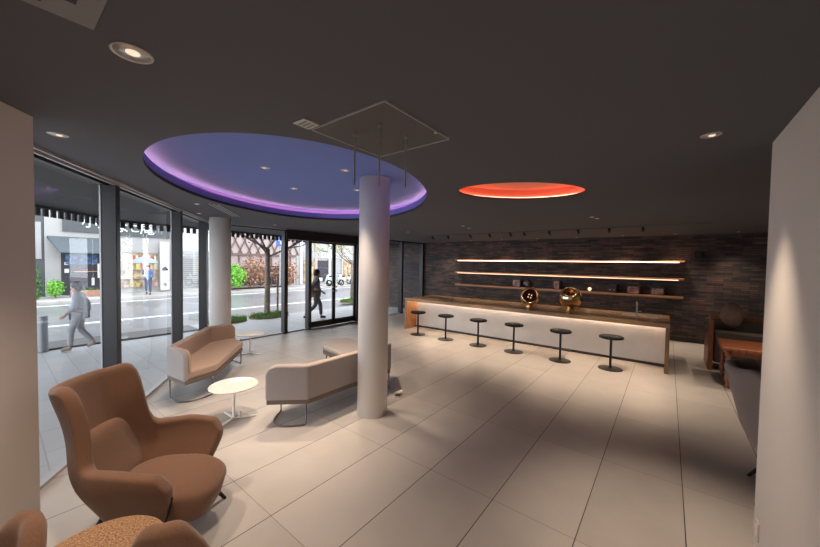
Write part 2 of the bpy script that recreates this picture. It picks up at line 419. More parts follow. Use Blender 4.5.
D1 = struct_empty('door_1')
for y in (5.42, 7.2): MB().box((WX + .02, y, 1.25), (.16, .1, 2.5)).build('door_jamb', M['mull'], D1, bevel=.006)
MB().box((WX + .03, (4.7 + 7.25) / 2, 2.57), (.22, 2.6, .24)).build('door_header', M['mull'], D1, bevel=.006)
for y0, y1 in ((5.47, 6.307), (6.313, 7.15)):
    lf = MB().box((WX, y0 + .025, 1.22), (.05, .05, 2.42)).box((WX, y1 - .025, 1.22), (.05, .05, 2.42)).box((WX, (y0 + y1) / 2, .10), (.05, y1 - y0, .17)).box((WX, (y0 + y1) / 2, 2.42), (.05, y1 - y0, .05)).build('door_leaf', M['mull'], D1, bevel=.004)
    MB().face([(WX, y0 + .05, .18), (WX, y1 - .05, .18), (WX, y1 - .05, 2.4), (WX, y0 + .05, 2.4)]).build('pane', M['glass'], lf)
    yy = y1 - .06 if y0 < 6 else y0 + .06
    MB().cyl((WX + .03, yy, 1.02), (WX + .05, yy, 1.02), .03).cyl((WX + .03, yy, 1.14), (WX + .05, yy, 1.14), .03).build('lock_plate', M['plate'], lf)

# ------------------------------------------------------------------ exterior ground and canopy
EX = dict(
    side=paving_mat('pale sidewalk paving', (.37, .38, .40), (.42, .43, .45), (.28, .28, .29), .6, .3, .006),
    strip=mat('dark granite gutter', (.05, .05, .05), .6, vary=.2, scale=8),
    road=mat('wet asphalt', (.15, .15, .16), .3, vary=.15, scale=2.5),
    line=mat('white road paint', (.8, .8, .8), .6),
    far=mat('far pavement', (.36, .34, .32), .6, vary=.08, scale=2),
    soffit=mat('charcoal soffit', (.04, .036, .038), .7),
    slat=mat('dark slat metal', (.02, .02, .022), .6),
    white=mat('white tile cladding', (.31, .30, .295), .5),
    whiter=mat('white panel', (.55, .55, .55), .5),
    signdark=mat('charcoal sign board', (.055, .06, .065), .5),
    lettering=mat('white lettering', (.9, .9, .9), .5),
    ink=mat('black ink lettering', (.02, .02, .02), .5),
    inkred=mat('red ink lettering', (.5, .05, .04), .5),
    awning=mat('grey awning sheet', (.06, .075, .085), .6),
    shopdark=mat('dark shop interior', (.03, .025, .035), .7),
    shopwarm=mat('shop goods display', (.16, .10, .06), .6, color2=(.50, .38, .24), scale=3.5),
    noren=mat('navy noren cloth', (.035, .06, .14), .8, color2=(.10, .17, .30), scale=6),
    brickred=mat('terracotta planter', (.30, .16, .11), .8),
    shutter=mat('pale grey shutter', (.28, .28, .28), .6),
    pinkw=mat('pink beige render', (.36, .29, .275), .8),
    lattice=mat('brown lattice timber', (.13, .08, .07), .7),
    leafg=mat('fresh green leaves', (.08, .30, .02), .7, color2=(.22, .52, .05), scale=9),
    leafd=mat('dark green leaves', (.03, .09, .02), .7, color2=(.08, .2, .04), scale=9),
    leafr=mat('red brown leaves', (.22, .09, .06), .7, color2=(.40, .24, .15), scale=5),
    leafy=mat('yellow green leaves', (.28, .30, .07), .7, color2=(.4, .42, .12), scale=5),
    bark=mat('grey brown bark', (.24, .19, .16), .9, vary=.3, scale=12),
    soil=mat('dry soil', (.22, .13, .08), .9, vary=.3, scale=15),
    grass=mat('verge grass', (.10, .28, .05), .8, color2=(.24, .46, .10), scale=8),
    bollard=mat('galvanised steel', (.30, .31, .33), .45, .5),
    bluesign=mat('blue sign enamel', (.02, .08, .40), .5),
)
struct('sidewalk', MB().box((-6.1, 3, -.10), (9.9, 40, .08)), EX['side'])
struct('gutter_strip', MB().box((-10.5, -1.0, -.05), (.85, 9.0, .06)), EX['strip'])
struct('road', MB().box((-16.1, 3, -.19), (10.2, 60, .08)), EX['road'])
struct('road_marking', MB().box((-14.2, 3, -.148), (.16, 60, .006)).box((-20.2, 3, -.148), (.14, 60, .006)), EX['line'])
struct('far_sidewalk', MB().box((-22.9, 8, -.12), (3.6, 60, .14)), EX['far'])

C0, C1, C2, C3 = (-4.9, -2.15), (-9.33, 1.72), (-9.9, 5.9), (-9.9, 13.0)
can = [C0, C1, C2, C3, (WX - .08, 13.0), (WX - .08, GC.y - .03), (g0.x - .03, g0.y - .15)]
struct('canopy', MB().prism(can, CEIL + .005, CEIL + .4), EX['soffit'])
scr = thing('slat_screen', 'dark vertical slats hanging in a row under the edge of the outdoor canopy', 'slat screen')
rail = MB()
for a, b in ((C0, C1), (C1, C2), (C2, C3)): rail.bar((*a, CEIL - .01), (*b, CEIL - .01), .06, .05)
rail.build('top_rail', EX['slat'], scr)
for a, b in ((C0, C1), (C1, C2), (C2, C3)):
    a, b = Vector(a), Vector(b); L = (b - a).length; d = (b - a) / L; k = 0.0
    n = int(L / .145)
    for i in range(n):
        if a == Vector(C0) and i < 17: continue
        q = a + d * (.05 + i * .145)
        MB().box((q.x, q.y, CEIL - .09), (.078, .03, .135), rz=math.atan2(d.y, d.x)).build('slat', EX['slat'], scr)

# ------------------------------------------------------------------ camera
cy_, sy_ = math.cos(-.665577394), math.sin(-.665577394)
pit, rol = .0309061326, .0159650535
fw = Vector((sy_ * math.cos(pit), cy_ * math.cos(pit), -math.sin(pit)))
r = Vector((cy_, -sy_, 0)); u = r.cross(fw)
r2 = r * math.cos(rol) + u * math.sin(rol); u2 = -r * math.sin(rol) + u * math.cos(rol)
cam = bpy.data.cameras.new('camera'); co = bpy.data.objects.new('camera', cam); col.objects.link(co)
cam.sensor_width = 36; cam.sensor_fit = 'HORIZONTAL'; cam.lens = 36 * 328.513654 / 820; cam.clip_start = .02; cam.clip_end = 300
co.matrix_world = Matrix(((r2.x, u2.x, -fw.x, 0), (r2.y, u2.y, -fw.y, 0), (r2.z, u2.z, -fw.z, H), (0, 0, 0, 1)))
sc.camera = co

# ------------------------------------------------------------------ wing armchair
def sstep(a, b, x):
    t = max(0, min(1, (x - a) / (b - a))); return t * t * (3 - 2 * t)

def chair_shell(wide=1.0):
    """outer skin of the shell: U plan swept upwards, tall wing back, low arms"""
    NT, NV = 56, 14
    mb = MB(); rows = []
    for i in range(NT + 1):
        t = -1 + 2 * i / NT; a = abs(t); sg = 1 if t >= 0 else -1
        Ht = .625 + (1.07 - .625) * (1 - sstep(.265, .385, a))
        Ht -= .03 * sstep(.55, 1.0, a) + .10 * sstep(.88, 1.0, a) ** 2
        Ht += .03 * math.exp(-((a - .255) / .05) ** 2)
        colv = []
        for j in range(NV + 1):
            z = .19 + (Ht - .19) * (j / NV)
            if a <= .5:
                th = PI * a; x = -.36 * math.cos(th) ** .85 if math.cos(th) > 0 else 0.0; y = .40 * math.sin(th) ** .8
            else:
                x = (a - .5) * 2 * .32; y = .40 + .015 * math.sin((a - .5) * 2 * PI)
            bw = 1 - sstep(.25, .6, a)
            # tub taper to the floor, recline of the back, wings flare
            tp = .60 + .40 * sstep(.12, .58, z)
            x2 = x * (tp if x < 0 else .72 + .28 * sstep(.15, .5, z)); y2 = y * tp
            hi = max(0, z - .45)
            x2 -= .25 * hi * (.35 + .65 * bw)
            y2 *= 1 - .18 * min(1, hi / .25) * bw + .14 * sstep(.78, 1.06, z)
            x2 += .10 * sstep(.62, 1.0, z) * sstep(.12, .30, a)
            colv.append(mb.bm.verts.new((x2, sg * y2 * wide, z)))
        rows.append(colv)
    for i in range(NT):
        for j in range(NV):
            mb.bm.faces.new((rows[i][j], rows[i + 1][j], rows[i + 1][j + 1], rows[i][j + 1]))
    return mb

def super_pad(c, ax, e1=.45, e2=.6, nu=40, nv=20, fn=None):
    """superellipsoid cushion"""
    mb = MB(); P = lambda v, e: math.copysign(abs(v) ** e, v)
    prof = []
    rings = []
    for j in range(nv + 1):
        ph = -PI / 2 + PI * j / nv
        ring = []
        for k in range(nu):
            th = 2 * PI * k / nu
            p = Vector((ax[0] * P(math.cos(ph), e1) * P(math.cos(th), e2), ax[1] * P(math.cos(ph), e1) * P(math.sin(th), e2), ax[2] * P(math.sin(ph), e1)))
            if fn: p = fn(p)
            ring.append(p + Vector(c))
        rings.append(ring)
    vs = [[mb.bm.verts.new(p) for p in ring] if 0 < j < nv else [mb.bm.verts.new(ring[0])] for j, ring in enumerate(rings)]
    for A, B in zip(vs, vs[1:]):
        for k in range(nu):
            k2 = (k + 1) % nu
            if len(A) == 1: mb.bm.faces.new((A[0], B[k], B[k2]))
            elif len(B) == 1: mb.bm.faces.new((A[k], A[k2], B[0]))
            else: mb.bm.faces.new((A[k], A[k2], B[k2], B[k]))
    return mb

def make_armchair(label, fabric, loc, rz, group=None, scale=1.0):
    t = thing('wing_armchair', label, 'armchair', loc, rz, group)
    sh = chair_shell().build('shell', fabric, t, smooth=True, solid=(.078, -1), subsurf=1)
    def droop(p):
        f = sstep(.0, .45, p.x); q = p.copy()
        q.z = p.z - .05 * f * f - (.02 if p.z < 0 else 0) * f
        g = max(0, min(1, (.07 - p.z) / .18)); q.x = p.x * (1 - .16 * g) * (.68 if p.x < 0 else 1)
        q.y = p.y * (1 - .10 * (1 - sstep(-.4, -.1, p.x))) * (.93 - .20 * g * (1 - sstep(.05, .35, p.x))); return q
    seat = super_pad((.06, 0, .29), (.40, .285, .115), .45, .68, fn=droop).build('seat_cushion', fabric, t, smooth=True)
    def lean(p):
        q = p.copy(); q.x = p.x - .29 * (p.z + .15) + .03 * max(0, -p.z) / .19; q.y = p.y * (1 - .18 * sstep(-.1, .25, p.z)); return q
    super_pad((-.238, 0, .545), (.052, .285, .19), .5, .8, fn=lean).build('back_cushion', fabric, t, smooth=True)
    MB().tube([(.22, -.275, .19), (.27, -.30, .30), (.30, -.31, .42)], .006, 6).build('piping', M['brown_seam'], t, smooth=True)
    for sx, sy in ((1, 1), (1, -1), (-1, 1), (-1, -1)):
        MB().cyl((.24 if sx > 0 else -.17, sy * .17, .24), (.37 if sx > 0 else -.30, sy * .255, 0), .022, .012, 14).build('leg', M['black'], t, smooth=False)
    return t
AC = make_armchair('large brown wool wing armchair standing alone by the window, in front of the left wall', M['brown'], (-2.775, .67, 0), math.radians(45))

# lower tub chairs round the cork table
def make_tub(label, loc, rz):
    t = thing('tub_chair', label, 'armchair', loc, rz, 'brown chairs round the cork table')
    NT, NV = 40, 10; mb = MB(); rows = []
    for i in range(NT + 1):
        tt = -1 + 2 * i / NT; a = abs(tt); Ht = .95 - .46 * sstep(.10, .75, a) - .06 * sstep(.75, 1, a)
        colv = []
        for j in range(NV + 1):
            z = .2 + (Ht - .2) * j / NV; th = PI * .62 * tt
            R = .25 * (.72 + .28 * sstep(.15, .5, z)) * (1 - .10 * sstep(.5, .85, z))
            colv.append(mb.bm.verts.new((-R * math.cos(th) - .10 * max(0, z - .4) * (1 - a), R * math.sin(th), z)))
        rows.append(colv)
    for i in range(NT):
        for j in range(NV): mb.bm.faces.new((rows[i][j], rows[i + 1][j], rows[i + 1][j + 1], rows[i][j + 1]))
    mb.build('shell', M['brown'], t, smooth=True, solid=(.07, 0), subsurf=1)
    super_pad((.02, 0, .36), (.21, .205, .09), .5, .8).build('seat_cushion', M['brown'], t, smooth=True)
    for sx, sy in ((1, 1), (1, -1), (-1, 1), (-1, -1)):
        MB().cyl((sx * .14, sy * .14, .28), (sx * .19, sy * .19, 0), .018, .011, 12).build('leg', M['black'], t)
    return t
tub = make_tub('brown rounded chair back in the bottom left corner, left of the cork table', (-1.72, -.19, 0), math.radians(285))
tubb = copy_thing(tub, (-1.595, .51, 0), math.radians(143), 'brown rounded chair back at the lower frame edge, right of the cork table'); tubb.scale = (.88, .88, .975)

ct = thing('cork_table', 'low round speckled cork table in front of the brown wing armchair', 'table', (-2.03, .275, 0))
MB().lathe([(0, .46), (.245, .46), (.265, .472), (.265, .492), (.256, .50), (0, .50)], 56).build('tabletop', M['cork'], ct, smooth=False, bevel=.006)
MB().lathe([(0, .46), (.055, .46), (.035, .35), (.035, .06), (.15, .02), (.16, 0), (0, 0)], 36).build('pedestal', M['cork_edge'], ct, smooth=True)

# ------------------------------------------------------------------ angular sofas
def offset_poly(path, d):
    out = []
    for i, p in enumerate(path):
        p = Vector(p); nn = []
        if i > 0: e = (p - Vector(path[i - 1])).normalized(); nn.append(Vector((-e.y, e.x)))
        if i < len(path) - 1: e = (Vector(path[i + 1]) - p).normalized(); nn.append(Vector((-e.y, e.x)))
        n = sum(nn, Vector((0, 0))); n.normalize(); k = d / max(.3, n.dot(nn[0])); out.append(p + n * k)
    return out
def make_sofa(label, loc, rz):
    t = thing('angular_sofa', label, 'sofa', loc, rz, 'angular sofas by the window')
    Lm = 1.42
    # local x runs along the back, local y = MINUS the seat direction (seat towards -y)
    hexa = [(0, 0), (-.33, -.345), (.04, -.61), (Lm - .04, -.61), (Lm + .33, -.345), (Lm, 0)]
    def shrink(poly, d):
        c = Vector((sum(p[0] for p in poly) / 6, sum(p[1] for p in poly) / 6)); return [tuple(c + (Vector(p) - c) * (1 - d)) for p in poly]
    MB().prism(shrink(hexa, .015), .25, .315).build('base', M['sofa_base'], t, bevel=.012)
    MB().prism(shrink(hexa, .005), .312, .43).build('seat', M['tan'], t, bevel=.035, seg=4)
    path = [(-.33, -.345), (0, 0), (Lm, 0), (Lm + .33, -.345)]
    outer = [Vector(p) for p in path]; inner = offset_poly(path, -.095)
    def band(o, i, z0, z1, name, m, round_ends=True):
        mb = MB(); prof = []
        # along-path stations with rounded wing tops
        pts = []
        for k in range(3):
            for q in range(13):
                if k and q == 0: continue
                f = q / 12
                pts.append((o[k].lerp(o[k + 1], f), i[k].lerp(i[k + 1], f), k + f))
        n = len(pts); rows = []
        for po, pi, s in pts:
            e = min(s, 3 - s); zt = z1 - (.11 * (1 - math.sqrt(max(0, 1 - (1 - min(1, e / .30)) ** 2))))
            rows.append([mb.bm.verts.new((*po, z0)), mb.bm.verts.new((*po, zt)), mb.bm.verts.new((*pi, zt)), mb.bm.verts.new((*pi, z0))])
        for A, B in zip(rows, rows[1:]):
            for k in range(4): mb.bm.faces.new((A[k], B[k], B[(k + 1) % 4], A[(k + 1) % 4]))
        mb.bm.faces.new(rows[0]); mb.bm.faces.new(rows[-1][::-1])
        return mb.build(name, m, t, bevel=.03, seg=3)
    mid = [a.lerp(b, .55) for a, b in zip(outer, inner)]
    band(outer, mid, .30, .70, 'backrest', M['greige'])
    band([a.lerp(b, .5) for a, b in zip(outer, inner)], inner, .40, .698, 'back_pad', M['tan'])
    for x0, sg in ((0.0, -1), (Lm, 1)):
        pts = [(x0, -.04, .26), (x0, -.04, .03), (x0 + sg * .01, -.045, .012)]
        for q in range(1, 12):
            f = q / 12; pts.append((x0 + sg * .22 * math.sin(PI * f) ** .8, -.045 - .515 * f, .010))
        pts += [(x0 + sg * .01, -.56, .012), (x0, -.565, .03), (x0, -.565, .26)]
        MB().tube(pts, .0095, 8).build('leg', M['chrome'], t, smooth=True)
    return t
# seat direction = rz rotated -y
sofa = make_sofa('beige angular sofa facing the room, standing beside the window and white column', (-5.30, 1.44, 0), math.atan2(.63, -.78))
sofa_b = copy_thing(sofa, (-3.17, 3.62, 0), math.radians(-90), 'grey beige angular sofa seen from behind, beside the round column in mid room')
SOFA_FIX = (sofa, sofa_b)

po = thing('bench_ottoman', 'grey hexagonal backless bench beyond the angular sofa seen from behind', 'bench', (-4.5, 3.82, 0))
hx = [(-.54, .13), (-.18, -.29), (.46, -.39), (.60, -.05), (.36, .36), (-.30, .40)]
MB().prism(hx, .345, .43).build('seat', M['greige'], po, bevel=.03, seg=3)
MB().prism([(x * .98, y * .98) for x, y in hx], .28, .348).build('base', M['sofa_base'], po, bevel=.01)
for lx, ly in ((-.46, .10), (-.16, -.22), (.42, -.30), (.30, .28)):
    MB().cyl((lx, ly, 0), (lx, ly, .29), .011).build('leg', M['chrome'], po)

# ------------------------------------------------------------------ cream side tables
tb = thing('side_table', 'round cream side table between the two angular sofas, nearest the camera', 'side table', (-4.0, 1.75, 0), math.radians(20), 'round cream side tables')
MB().lathe([(0, .39), (.25, .39), (.262, .397), (.262, .405), (.255, .41), (0, .41)], 64).build('tabletop', M['table_top'], tb, bevel=.003)
MB().cyl((0, 0, .02), (0, 0, .392), .016).build('post', M['white_metal'], tb, smooth=False)
MB().lathe([(0, .375), (.07, .375), (.07, .392), (0, .392)], 24).build('mounting_plate', M['white_metal'], tb)
for k in range(3):
    a = math.radians(38 + 120 * k)
    MB().bar((0, 0, .012), (.25 * math.cos(a), .25 * math.sin(a), .008), .035, .014).build('foot', M['white_metal'], tb, bevel=.003)
MB().bar((.06, .035, .012), (.06, .035, .085), .03, .012).build('tab', M['white_metal'], tb)
copy_thing(tb, (-6.60, 3.20, 0), math.radians(-15), 'round cream side table behind the angular sofa, close to the glass front')

# small outlet box on the floor
ob = thing('floor_outlet', 'small open brass floor outlet beside the round column in mid room', 'floor outlet', (-2.94, 3.52, 0), math.radians(30))
MB().box((0, 0, .006), (.12, .12, .012)).build('frame', M['steel'], ob, bevel=.003)
MB().bar((-.055, .05, .014), (.045, .05, .055), .10, .008).build('lid', M['gold'], ob)
MB().box((0, 0, .014), (.07, .07, .008)).build('socket', M['dark_box'], ob)

# ------------------------------------------------------------------ right lounge corner
gc = make_armchair('grey wool wing armchair partly hidden by the right wall', M['grey_fabric'], (.91, 3.95, 0), math.radians(-3)); gc.scale = (.98,) * 3
ls = thing('wooden_sofa', 'dark upholstered sofa with reddish wooden frame against the brick wall', 'sofa', (.66, 8.15, 0))
def arm_profile():
    return [(.0, 0), (.10, 0), (.10, .55), (.14, .68), (.10, .84), (.03, .95), (-.02, .96), (-.06, .88), (-.03, .7), (0, .5)]
for xx in (0.0, 1.9):
    mb = MB(); pr = [(-.02, 0), (.78, 0), (.78, .42), (.60, .56), (.35, .66), (.18, .80), (.06, .93), (-.02, .92)]
    a = [mb.bm.verts.new((xx - .035, y, z)) for y, z in pr]; b = [mb.bm.verts.new((xx + .035, y, z)) for y, z in pr]
    mb.bm.faces.new(a[::-1]); mb.bm.faces.new(b)
    for i in range(len(pr)): mb.bm.faces.new((a[i], a[(i + 1) % 8], b[(i + 1) % 8], b[i]))
    mb.build('arm_frame', M['redwood'], ls, bevel=.02, seg=3)
MB().box((.95, .40, .27), (1.82, .74, .26)).build('seat', M['olive'], ls, bevel=.05, seg=3)
MB().box((.95, .10, .54), (1.82, .16, .40)).build('front_panel', M['olive'], ls, bevel=.05, seg=3)
MB().box((.95, .72, .62), (1.82, .16, .52)).build('backrest', M['olive'], ls, bevel=.05, seg=3)
MB().box((.95, .74, .90), (1.86, .09, .10)).build('top_rail', M['redwood'], ls, bevel=.025, seg=3)
cu = super_pad((0, 0, 0), (.165, .235, .08), 1.0, 1.0).build('round_cushion', M['cushion'], smooth=True)
cu.location = (.97, 8.60, 1.0); cu.rotation_euler = (math.radians(78), 0, 0)
tag(cu, 'round mottled brown cushion leaning on the dark wooden framed sofa', 'cushion')
wt = thing('wooden_table', 'reddish wooden table with turned legs in front of the dark sofa', 'table', (.74, 7.05, 0))
MB().box((.55, .42, .625), (1.16, .88, .05)).build('tabletop', M['redwood'], wt, bevel=.012)
MB().box((.55, .42, .56), (1.06, .78, .09)).build('apron', M['redwood'], wt)
leg = [(0, 0), (.022, 0), (.03, .02), (.026, .05), (.02, .07), (.036, .11), (.042, .16), (.03, .22), (.024, .26), (.036, .29), (.026, .32), (.034, .38), (.04, .44), (.03, .49), (.042, .50), (.042, .60), (0, .60)]
for lx, ly in ((.05, .06), (1.05, .06), (.05, .78), (1.05, .78)):
    MB().lathe(leg, 18, (lx, ly, 0)).build('leg', M['redwood'], wt, smooth=True)
op = thing('outlet_plate', 'cream wall outlet plate low on the right wall', 'outlet', (RW - .004, 3.03, .19))
MB().box((0, 0, 0), (.008, .075, .12)).build('plate', M['plate'], op, bevel=.003)
MB().box((-.005, 0, .02), (.004, .03, .03)).box((-.005, 0, -.02), (.004, .03, .03)).build('socket', M['bar_panel'], op)

# ------------------------------------------------------------------ bar counter
bc = thing('bar_counter', 'long oak bar counter with glowing pale front panel along the brick wall', 'bar counter', (-2.91, 7.3, 0))
BL, BR, BD = -2.99, 2.97, 1.36
MB().box(((BL + BR) / 2, BD / 2, .845), (BR - BL, BD, .075)).build('countertop', M['oak_top'], bc, bevel=.006)
MB().box((BL + .03, BD / 2, .4035), (.06, BD, .807)).build('end_panel', M['oak'], bc, bevel=.004)
e = MB().box((BR - .03, BD / 2, .4035), (.06, BD, .807)).build('end_panel', M['bar_side'], bc, bevel=.004)
MB().box(((BL + BR) / 2, .52, .43), (BR - BL - .12, .05, .75)).build('front_panel', M['bar_panel'], bc)
MB().box(((BL + BR) / 2, .53, .028), (BR - BL - .12, .05, .055)).build('toe_kick', M['dark_box'], bc)
MB().box(((BL + BR) / 2, .488, .797), (BR - BL - .2, .016, .012)).build('led_strip', M['led_bar'], bc)
MB().box((-2.25, .72, .8855), (.85, .32, .006)).build('inset_tray', M['dark_box'], bc, bevel=.002)
MB().box((2.48, .95, .8845), (.62, .34, .004)).build('sink', M['steel'], bc, bevel=.002)
fa = thing('faucet', 'slim chrome faucet standing on the bar counter beside the sink', 'faucet', (-.47, 8.05, .8825))
MB().lathe([(0, 0), (.028, 0), (.028, .012), (.016, .02), (.014, .27), (0, .275)], 20).build('body', M['steel'], fa, smooth=True)
MB().tube([(0, 0, .25), (0, -.05, .285), (0, -.12, .29), (0, -.16, .265)], .011, 10).build('spout', M['steel'], fa, smooth=True)
MB().bar((.014, 0, .09), (.075, 0, .11), .014, .010).build('handle', M['steel'], fa)

# ------------------------------------------------------------------ stools
def make_stool(label, loc):
    t = thing('bar_stool', label, 'bar stool', loc, 0, 'bar stools along the counter')
    MB().lathe([(0, .555), (.15, .555), (.195, .567), (.20, .585), (.19, .605), (.15, .612), (0, .612)], 36).build('seat', M['blackp'], t, smooth=True)
    MB().cyl((0, 0, .012), (0, 0, .56), .021, seg=20).build('post', M['black'], t)
    MB().lathe([(0, 0), (.20, 0), (.20, .008), (.15, .014), (.03, .024), (.026, .05), (0, .05)], 40).build('base', M['black'], t)
    fr = MB().bar((-.165, .10, .20), (.165, .10, .20), .04, .028).bar((0, 0, .20), (0, .10, .20), .03, .022)
    fr.build('footrest', M['black'], t, bevel=.004)
    return t
names = ['black bar stool at the left end of the counter, first in the row', 'black bar stool second from the left end of the counter',
         'black bar stool third from the left, left of the counter middle', 'black bar stool fourth from the left, below the first gold sphere',
         'black bar stool second from the right end of the counter', 'black bar stool at the right end of the counter, last in the row']
stools = [(-5.16, 6.95), (-4.30, 6.95), (-3.42, 6.95), (-2.58, 6.96), (-1.63, 6.93), (-.78, 7.0)]
st0 = None
for nm_, (x, y) in zip(names, stools):
    if st0 is None: st0 = make_stool(nm_, (x, y, 0))
    else: copy_thing(st0, (x, y, 0), 0, nm_)

# ------------------------------------------------------------------ shelves
SX0, SX1, SY0 = -6.15, .32, 10.50
for z, led, lab in ((2.03, M['led_warm'], 'topmost of the three long wall shelves, with the brightest light strip'), (1.585, M['led_dim'], 'middle one of the three long wall shelves, with a thin light strip'), (1.13, None, 'lowest of the three long wall shelves, carrying small framed prints and boxes')):
    s = thing('wall_shelf', lab, 'shelf', ((SX0 + SX1) / 2, BACK, z), 0, 'long wall shelves above the bar')
    Lh = (SX1 - SX0) / 2
    MB().box((0, -.15, 0), (Lh * 2, .30, .042)).build('board', M['shelf'], s, bevel=.003)
    MB().box((0, -.15, -.03), (Lh * 2 - .1, .26, .025)).build('under_rail', M['bar_side'], s)
    if led: MB().box((0, -.296, -.0235), (Lh * 2 - .22, .014, .012 if led is M['led_dim'] else .016)).build('led_strip', led, s)
SZ = 1.1485
def on_shelf(name, lab, cat, x, build, rz=0.0):
    t = thing(name, lab, cat, (x, 10.64, SZ), rz, 'small things on the lowest shelf'); build(t); return t
def frame_box(w, h, d, m, fm):
    def f(t):
        MB().box((0, .0, h / 2), (w, d, h)).build('frame', fm, t, bevel=.004)
        MB().box((0, -d / 2 - .002, h / 2), (w * .82, .004, h * .8)).build('print', m, t)
    return f
on_shelf('framed_print', 'red brown framed print on the lowest shelf, left of the patterned globe', 'framed print', -3.9, frame_box(.27, .26, .05, M['pic'], M['dark_box']))
def globe(t):
    MB().lathe([(0, 0), (.06, 0), (.06, .012), (.012, .02), (.012, .05), (0, .05)], 20).build('stand', M['black'], t)
    MB().sphere((0, 0, .145), .10, 22).build('ball', mat('dark patterned globe', (.02, .02, .03), .3, color2=(.45, .42, .42), scale=11), t, smooth=True)
on_shelf('patterned_globe', 'dark patterned globe on the lowest shelf, behind the first gold sphere', 'globe', -3.56, globe)
on_shelf('framed_print', 'dark framed print on the lowest shelf, left of the second gold sphere', 'framed print', -2.66, frame_box(.18, .28, .05, M['pic'], M['dark_box']))
def glow(t):
    MB().lathe([(0, 0), (.05, 0), (.05, .02), (.02, .03), (0, .03)], 18).build('base', M['gold'], t)
    MB().sphere((0, 0, .075), .05, 16).build('bulb', M['glow'], t, smooth=True)
on_shelf('small_lamp', 'tiny glowing round lamp on the lowest shelf, right of the second gold sphere', 'lamp', -1.76, glow)
def twin(t):
    MB().box((0, 0, .115), (.20, .14, .23)).build('case', M['dark_box'], t, bevel=.006)
    for s in (-1, 1): MB().cyl((s * .05, -.07, .09), (s * .05, -.076, .09), .025, seg=16).build('dial', M['pic2'], t)
on_shelf('display_box', 'small dark display box on the lowest shelf, right of the tiny lamp', 'box', -1.2, twin)
on_shelf('display_box', 'red brown printed box on the lowest shelf, just left of the faucet', 'box', -.72, frame_box(.30, .22, .12, M['pic'], M['dark_box']))
on_shelf('display_box', 'pale printed box last at the right end of the lowest shelf', 'box', -.2, frame_box(.30, .20, .12, M['pic2'], M['dark_box']))

# ------------------------------------------------------------------ gold spheres on the counter
def hollow(r, cut, n=24, seg=48):
    pr = []
    for i in range(n + 1):
        a = PI - (PI - cut) * i / n; pr.append((max(0, r * math.sin(a)), r * math.cos(a)))
    for i in range(n, -1, -1):
        a = PI - (PI - cut) * i / n; rr = r * .90; pr.append((max(0, rr * math.sin(a)), r * math.cos(a) * .90))
    return pr
gs = thing('gold_sphere_lamp', 'gold sphere lamp with an open dark face of small lights, left one on the counter', 'sphere lamp', (-2.63, 8.10, .8825), 0, 'gold spheres on the counter')
MB().lathe([(0, 0), (.13, 0), (.13, .010), (.09, .018), (.075, .028), (0, .028)], 32).build('base', M['gold'], gs, smooth=False)
q = Vector((0, 0, 1)).rotation_difference(Vector((.28, -.93, .22)).normalized())
s = MB().lathe(hollow(.225, math.radians(52)), 48).build('shell', M['gold'], gs, smooth=True); s.location = (0, 0, .238); s.rotation_mode = 'QUATERNION'; s.rotation_quaternion = q
d = MB().cyl((0, 0, .0), (0, 0, .02), .19, seg=40).build('face_disc', M['gold_dark'], gs); d.location = (0, 0, .238); d.rotation_mode = 'QUATERNION'; d.rotation_quaternion = q
for k in range(4):
    a = PI / 4 + k * PI / 2
    MB().sphere((.045 * math.cos(a), .045 * math.sin(a), .032), .013, 12).build('light', M['glow'], d, smooth=True)
gs2 = thing('gold_sphere_lamp', 'larger gold sphere with its top cut open, right one on the counter', 'sphere lamp', (-1.74, 8.2, .8825), 0, 'gold spheres on the counter')
MB().lathe([(0, 0), (.14, 0), (.14, .012), (.09, .03), (.06, .03), (0, .03)], 32).build('base', M['gold'], gs2, smooth=False)
q = Vector((0, 0, 1)).rotation_difference(Vector((.10, -.62, .80)).normalized())
s = MB().lathe(hollow(.245, math.radians(38)), 48).build('shell', M['gold'], gs2, smooth=True); s.location = (0, 0, .258); s.rotation_mode = 'QUATERNION'; s.rotation_quaternion = q
d = MB().sphere((0, 0, .06), .09, 20).build('core', M['gold_dark'], gs2, smooth=True); d.location = (0, 0, .258); d.rotation_mode = 'QUATERNION'; d.rotation_quaternion = q
MB().tube([(.245 * math.cos(a) * math.sin(math.radians(38)), .245 * math.sin(a) * math.sin(math.radians(38)), .245 * math.cos(math.radians(38))) for a in [2 * PI * k / 40 for k in range(40)]], .012, 8, closed=True).build('rim', M['gold'], s, smooth=True)
sp_ = thing('wall_speaker', 'small dark box fixed high on the brick wall right of the shelves', 'speaker', (.57, BACK, 2.2))
MB().box((0, -.06, 0), (.16, .12, .17)).build('case', M['black'], sp_, bevel=.01)
MB().box((0, -.123, 0), (.12, .006, .13)).build('grille', M['acslot'], sp_)

# ------------------------------------------------------------------ ceiling fittings
def make_dl(label, loc, r=.055):
    t = thing('downlight', label, 'downlight', loc, 0, 'recessed ceiling downlights')
    MB().lathe([(r * .88, -.001), (r * .96, -.006), (r * 1.02, -.004), (r * 1.04, 0), (r * .88, .0)], 32).build('trim_ring', M['trimw'], t, smooth=True)
    MB().lathe([(0, -.003), (r * .88, -.0012), (r * .88, 0), (0, 0)], 28).build('reflector', M['steel'], t, smooth=True)
    MB().sphere((r * .15, 0, -.004), r * .36, 14, (1, 1, .25)).build('lamp', M['lamp_white'], t, smooth=True)
    return t
big = make_dl('large round downlight in the ceiling at upper left, nearest the camera', (-1.714, .359, CEIL), .068)
def dl(loc, label, s=1.0):
    c = copy_thing(big, loc, random.random() * 6, label); c.scale = (s, s, s); return c
dl((-3.237, .286, CEIL), 'round downlight in the dark ceiling just right of the left wall', .75)
dl((.183, 2.762, CEIL), 'round downlight in the ceiling just left of the right wall', .75)
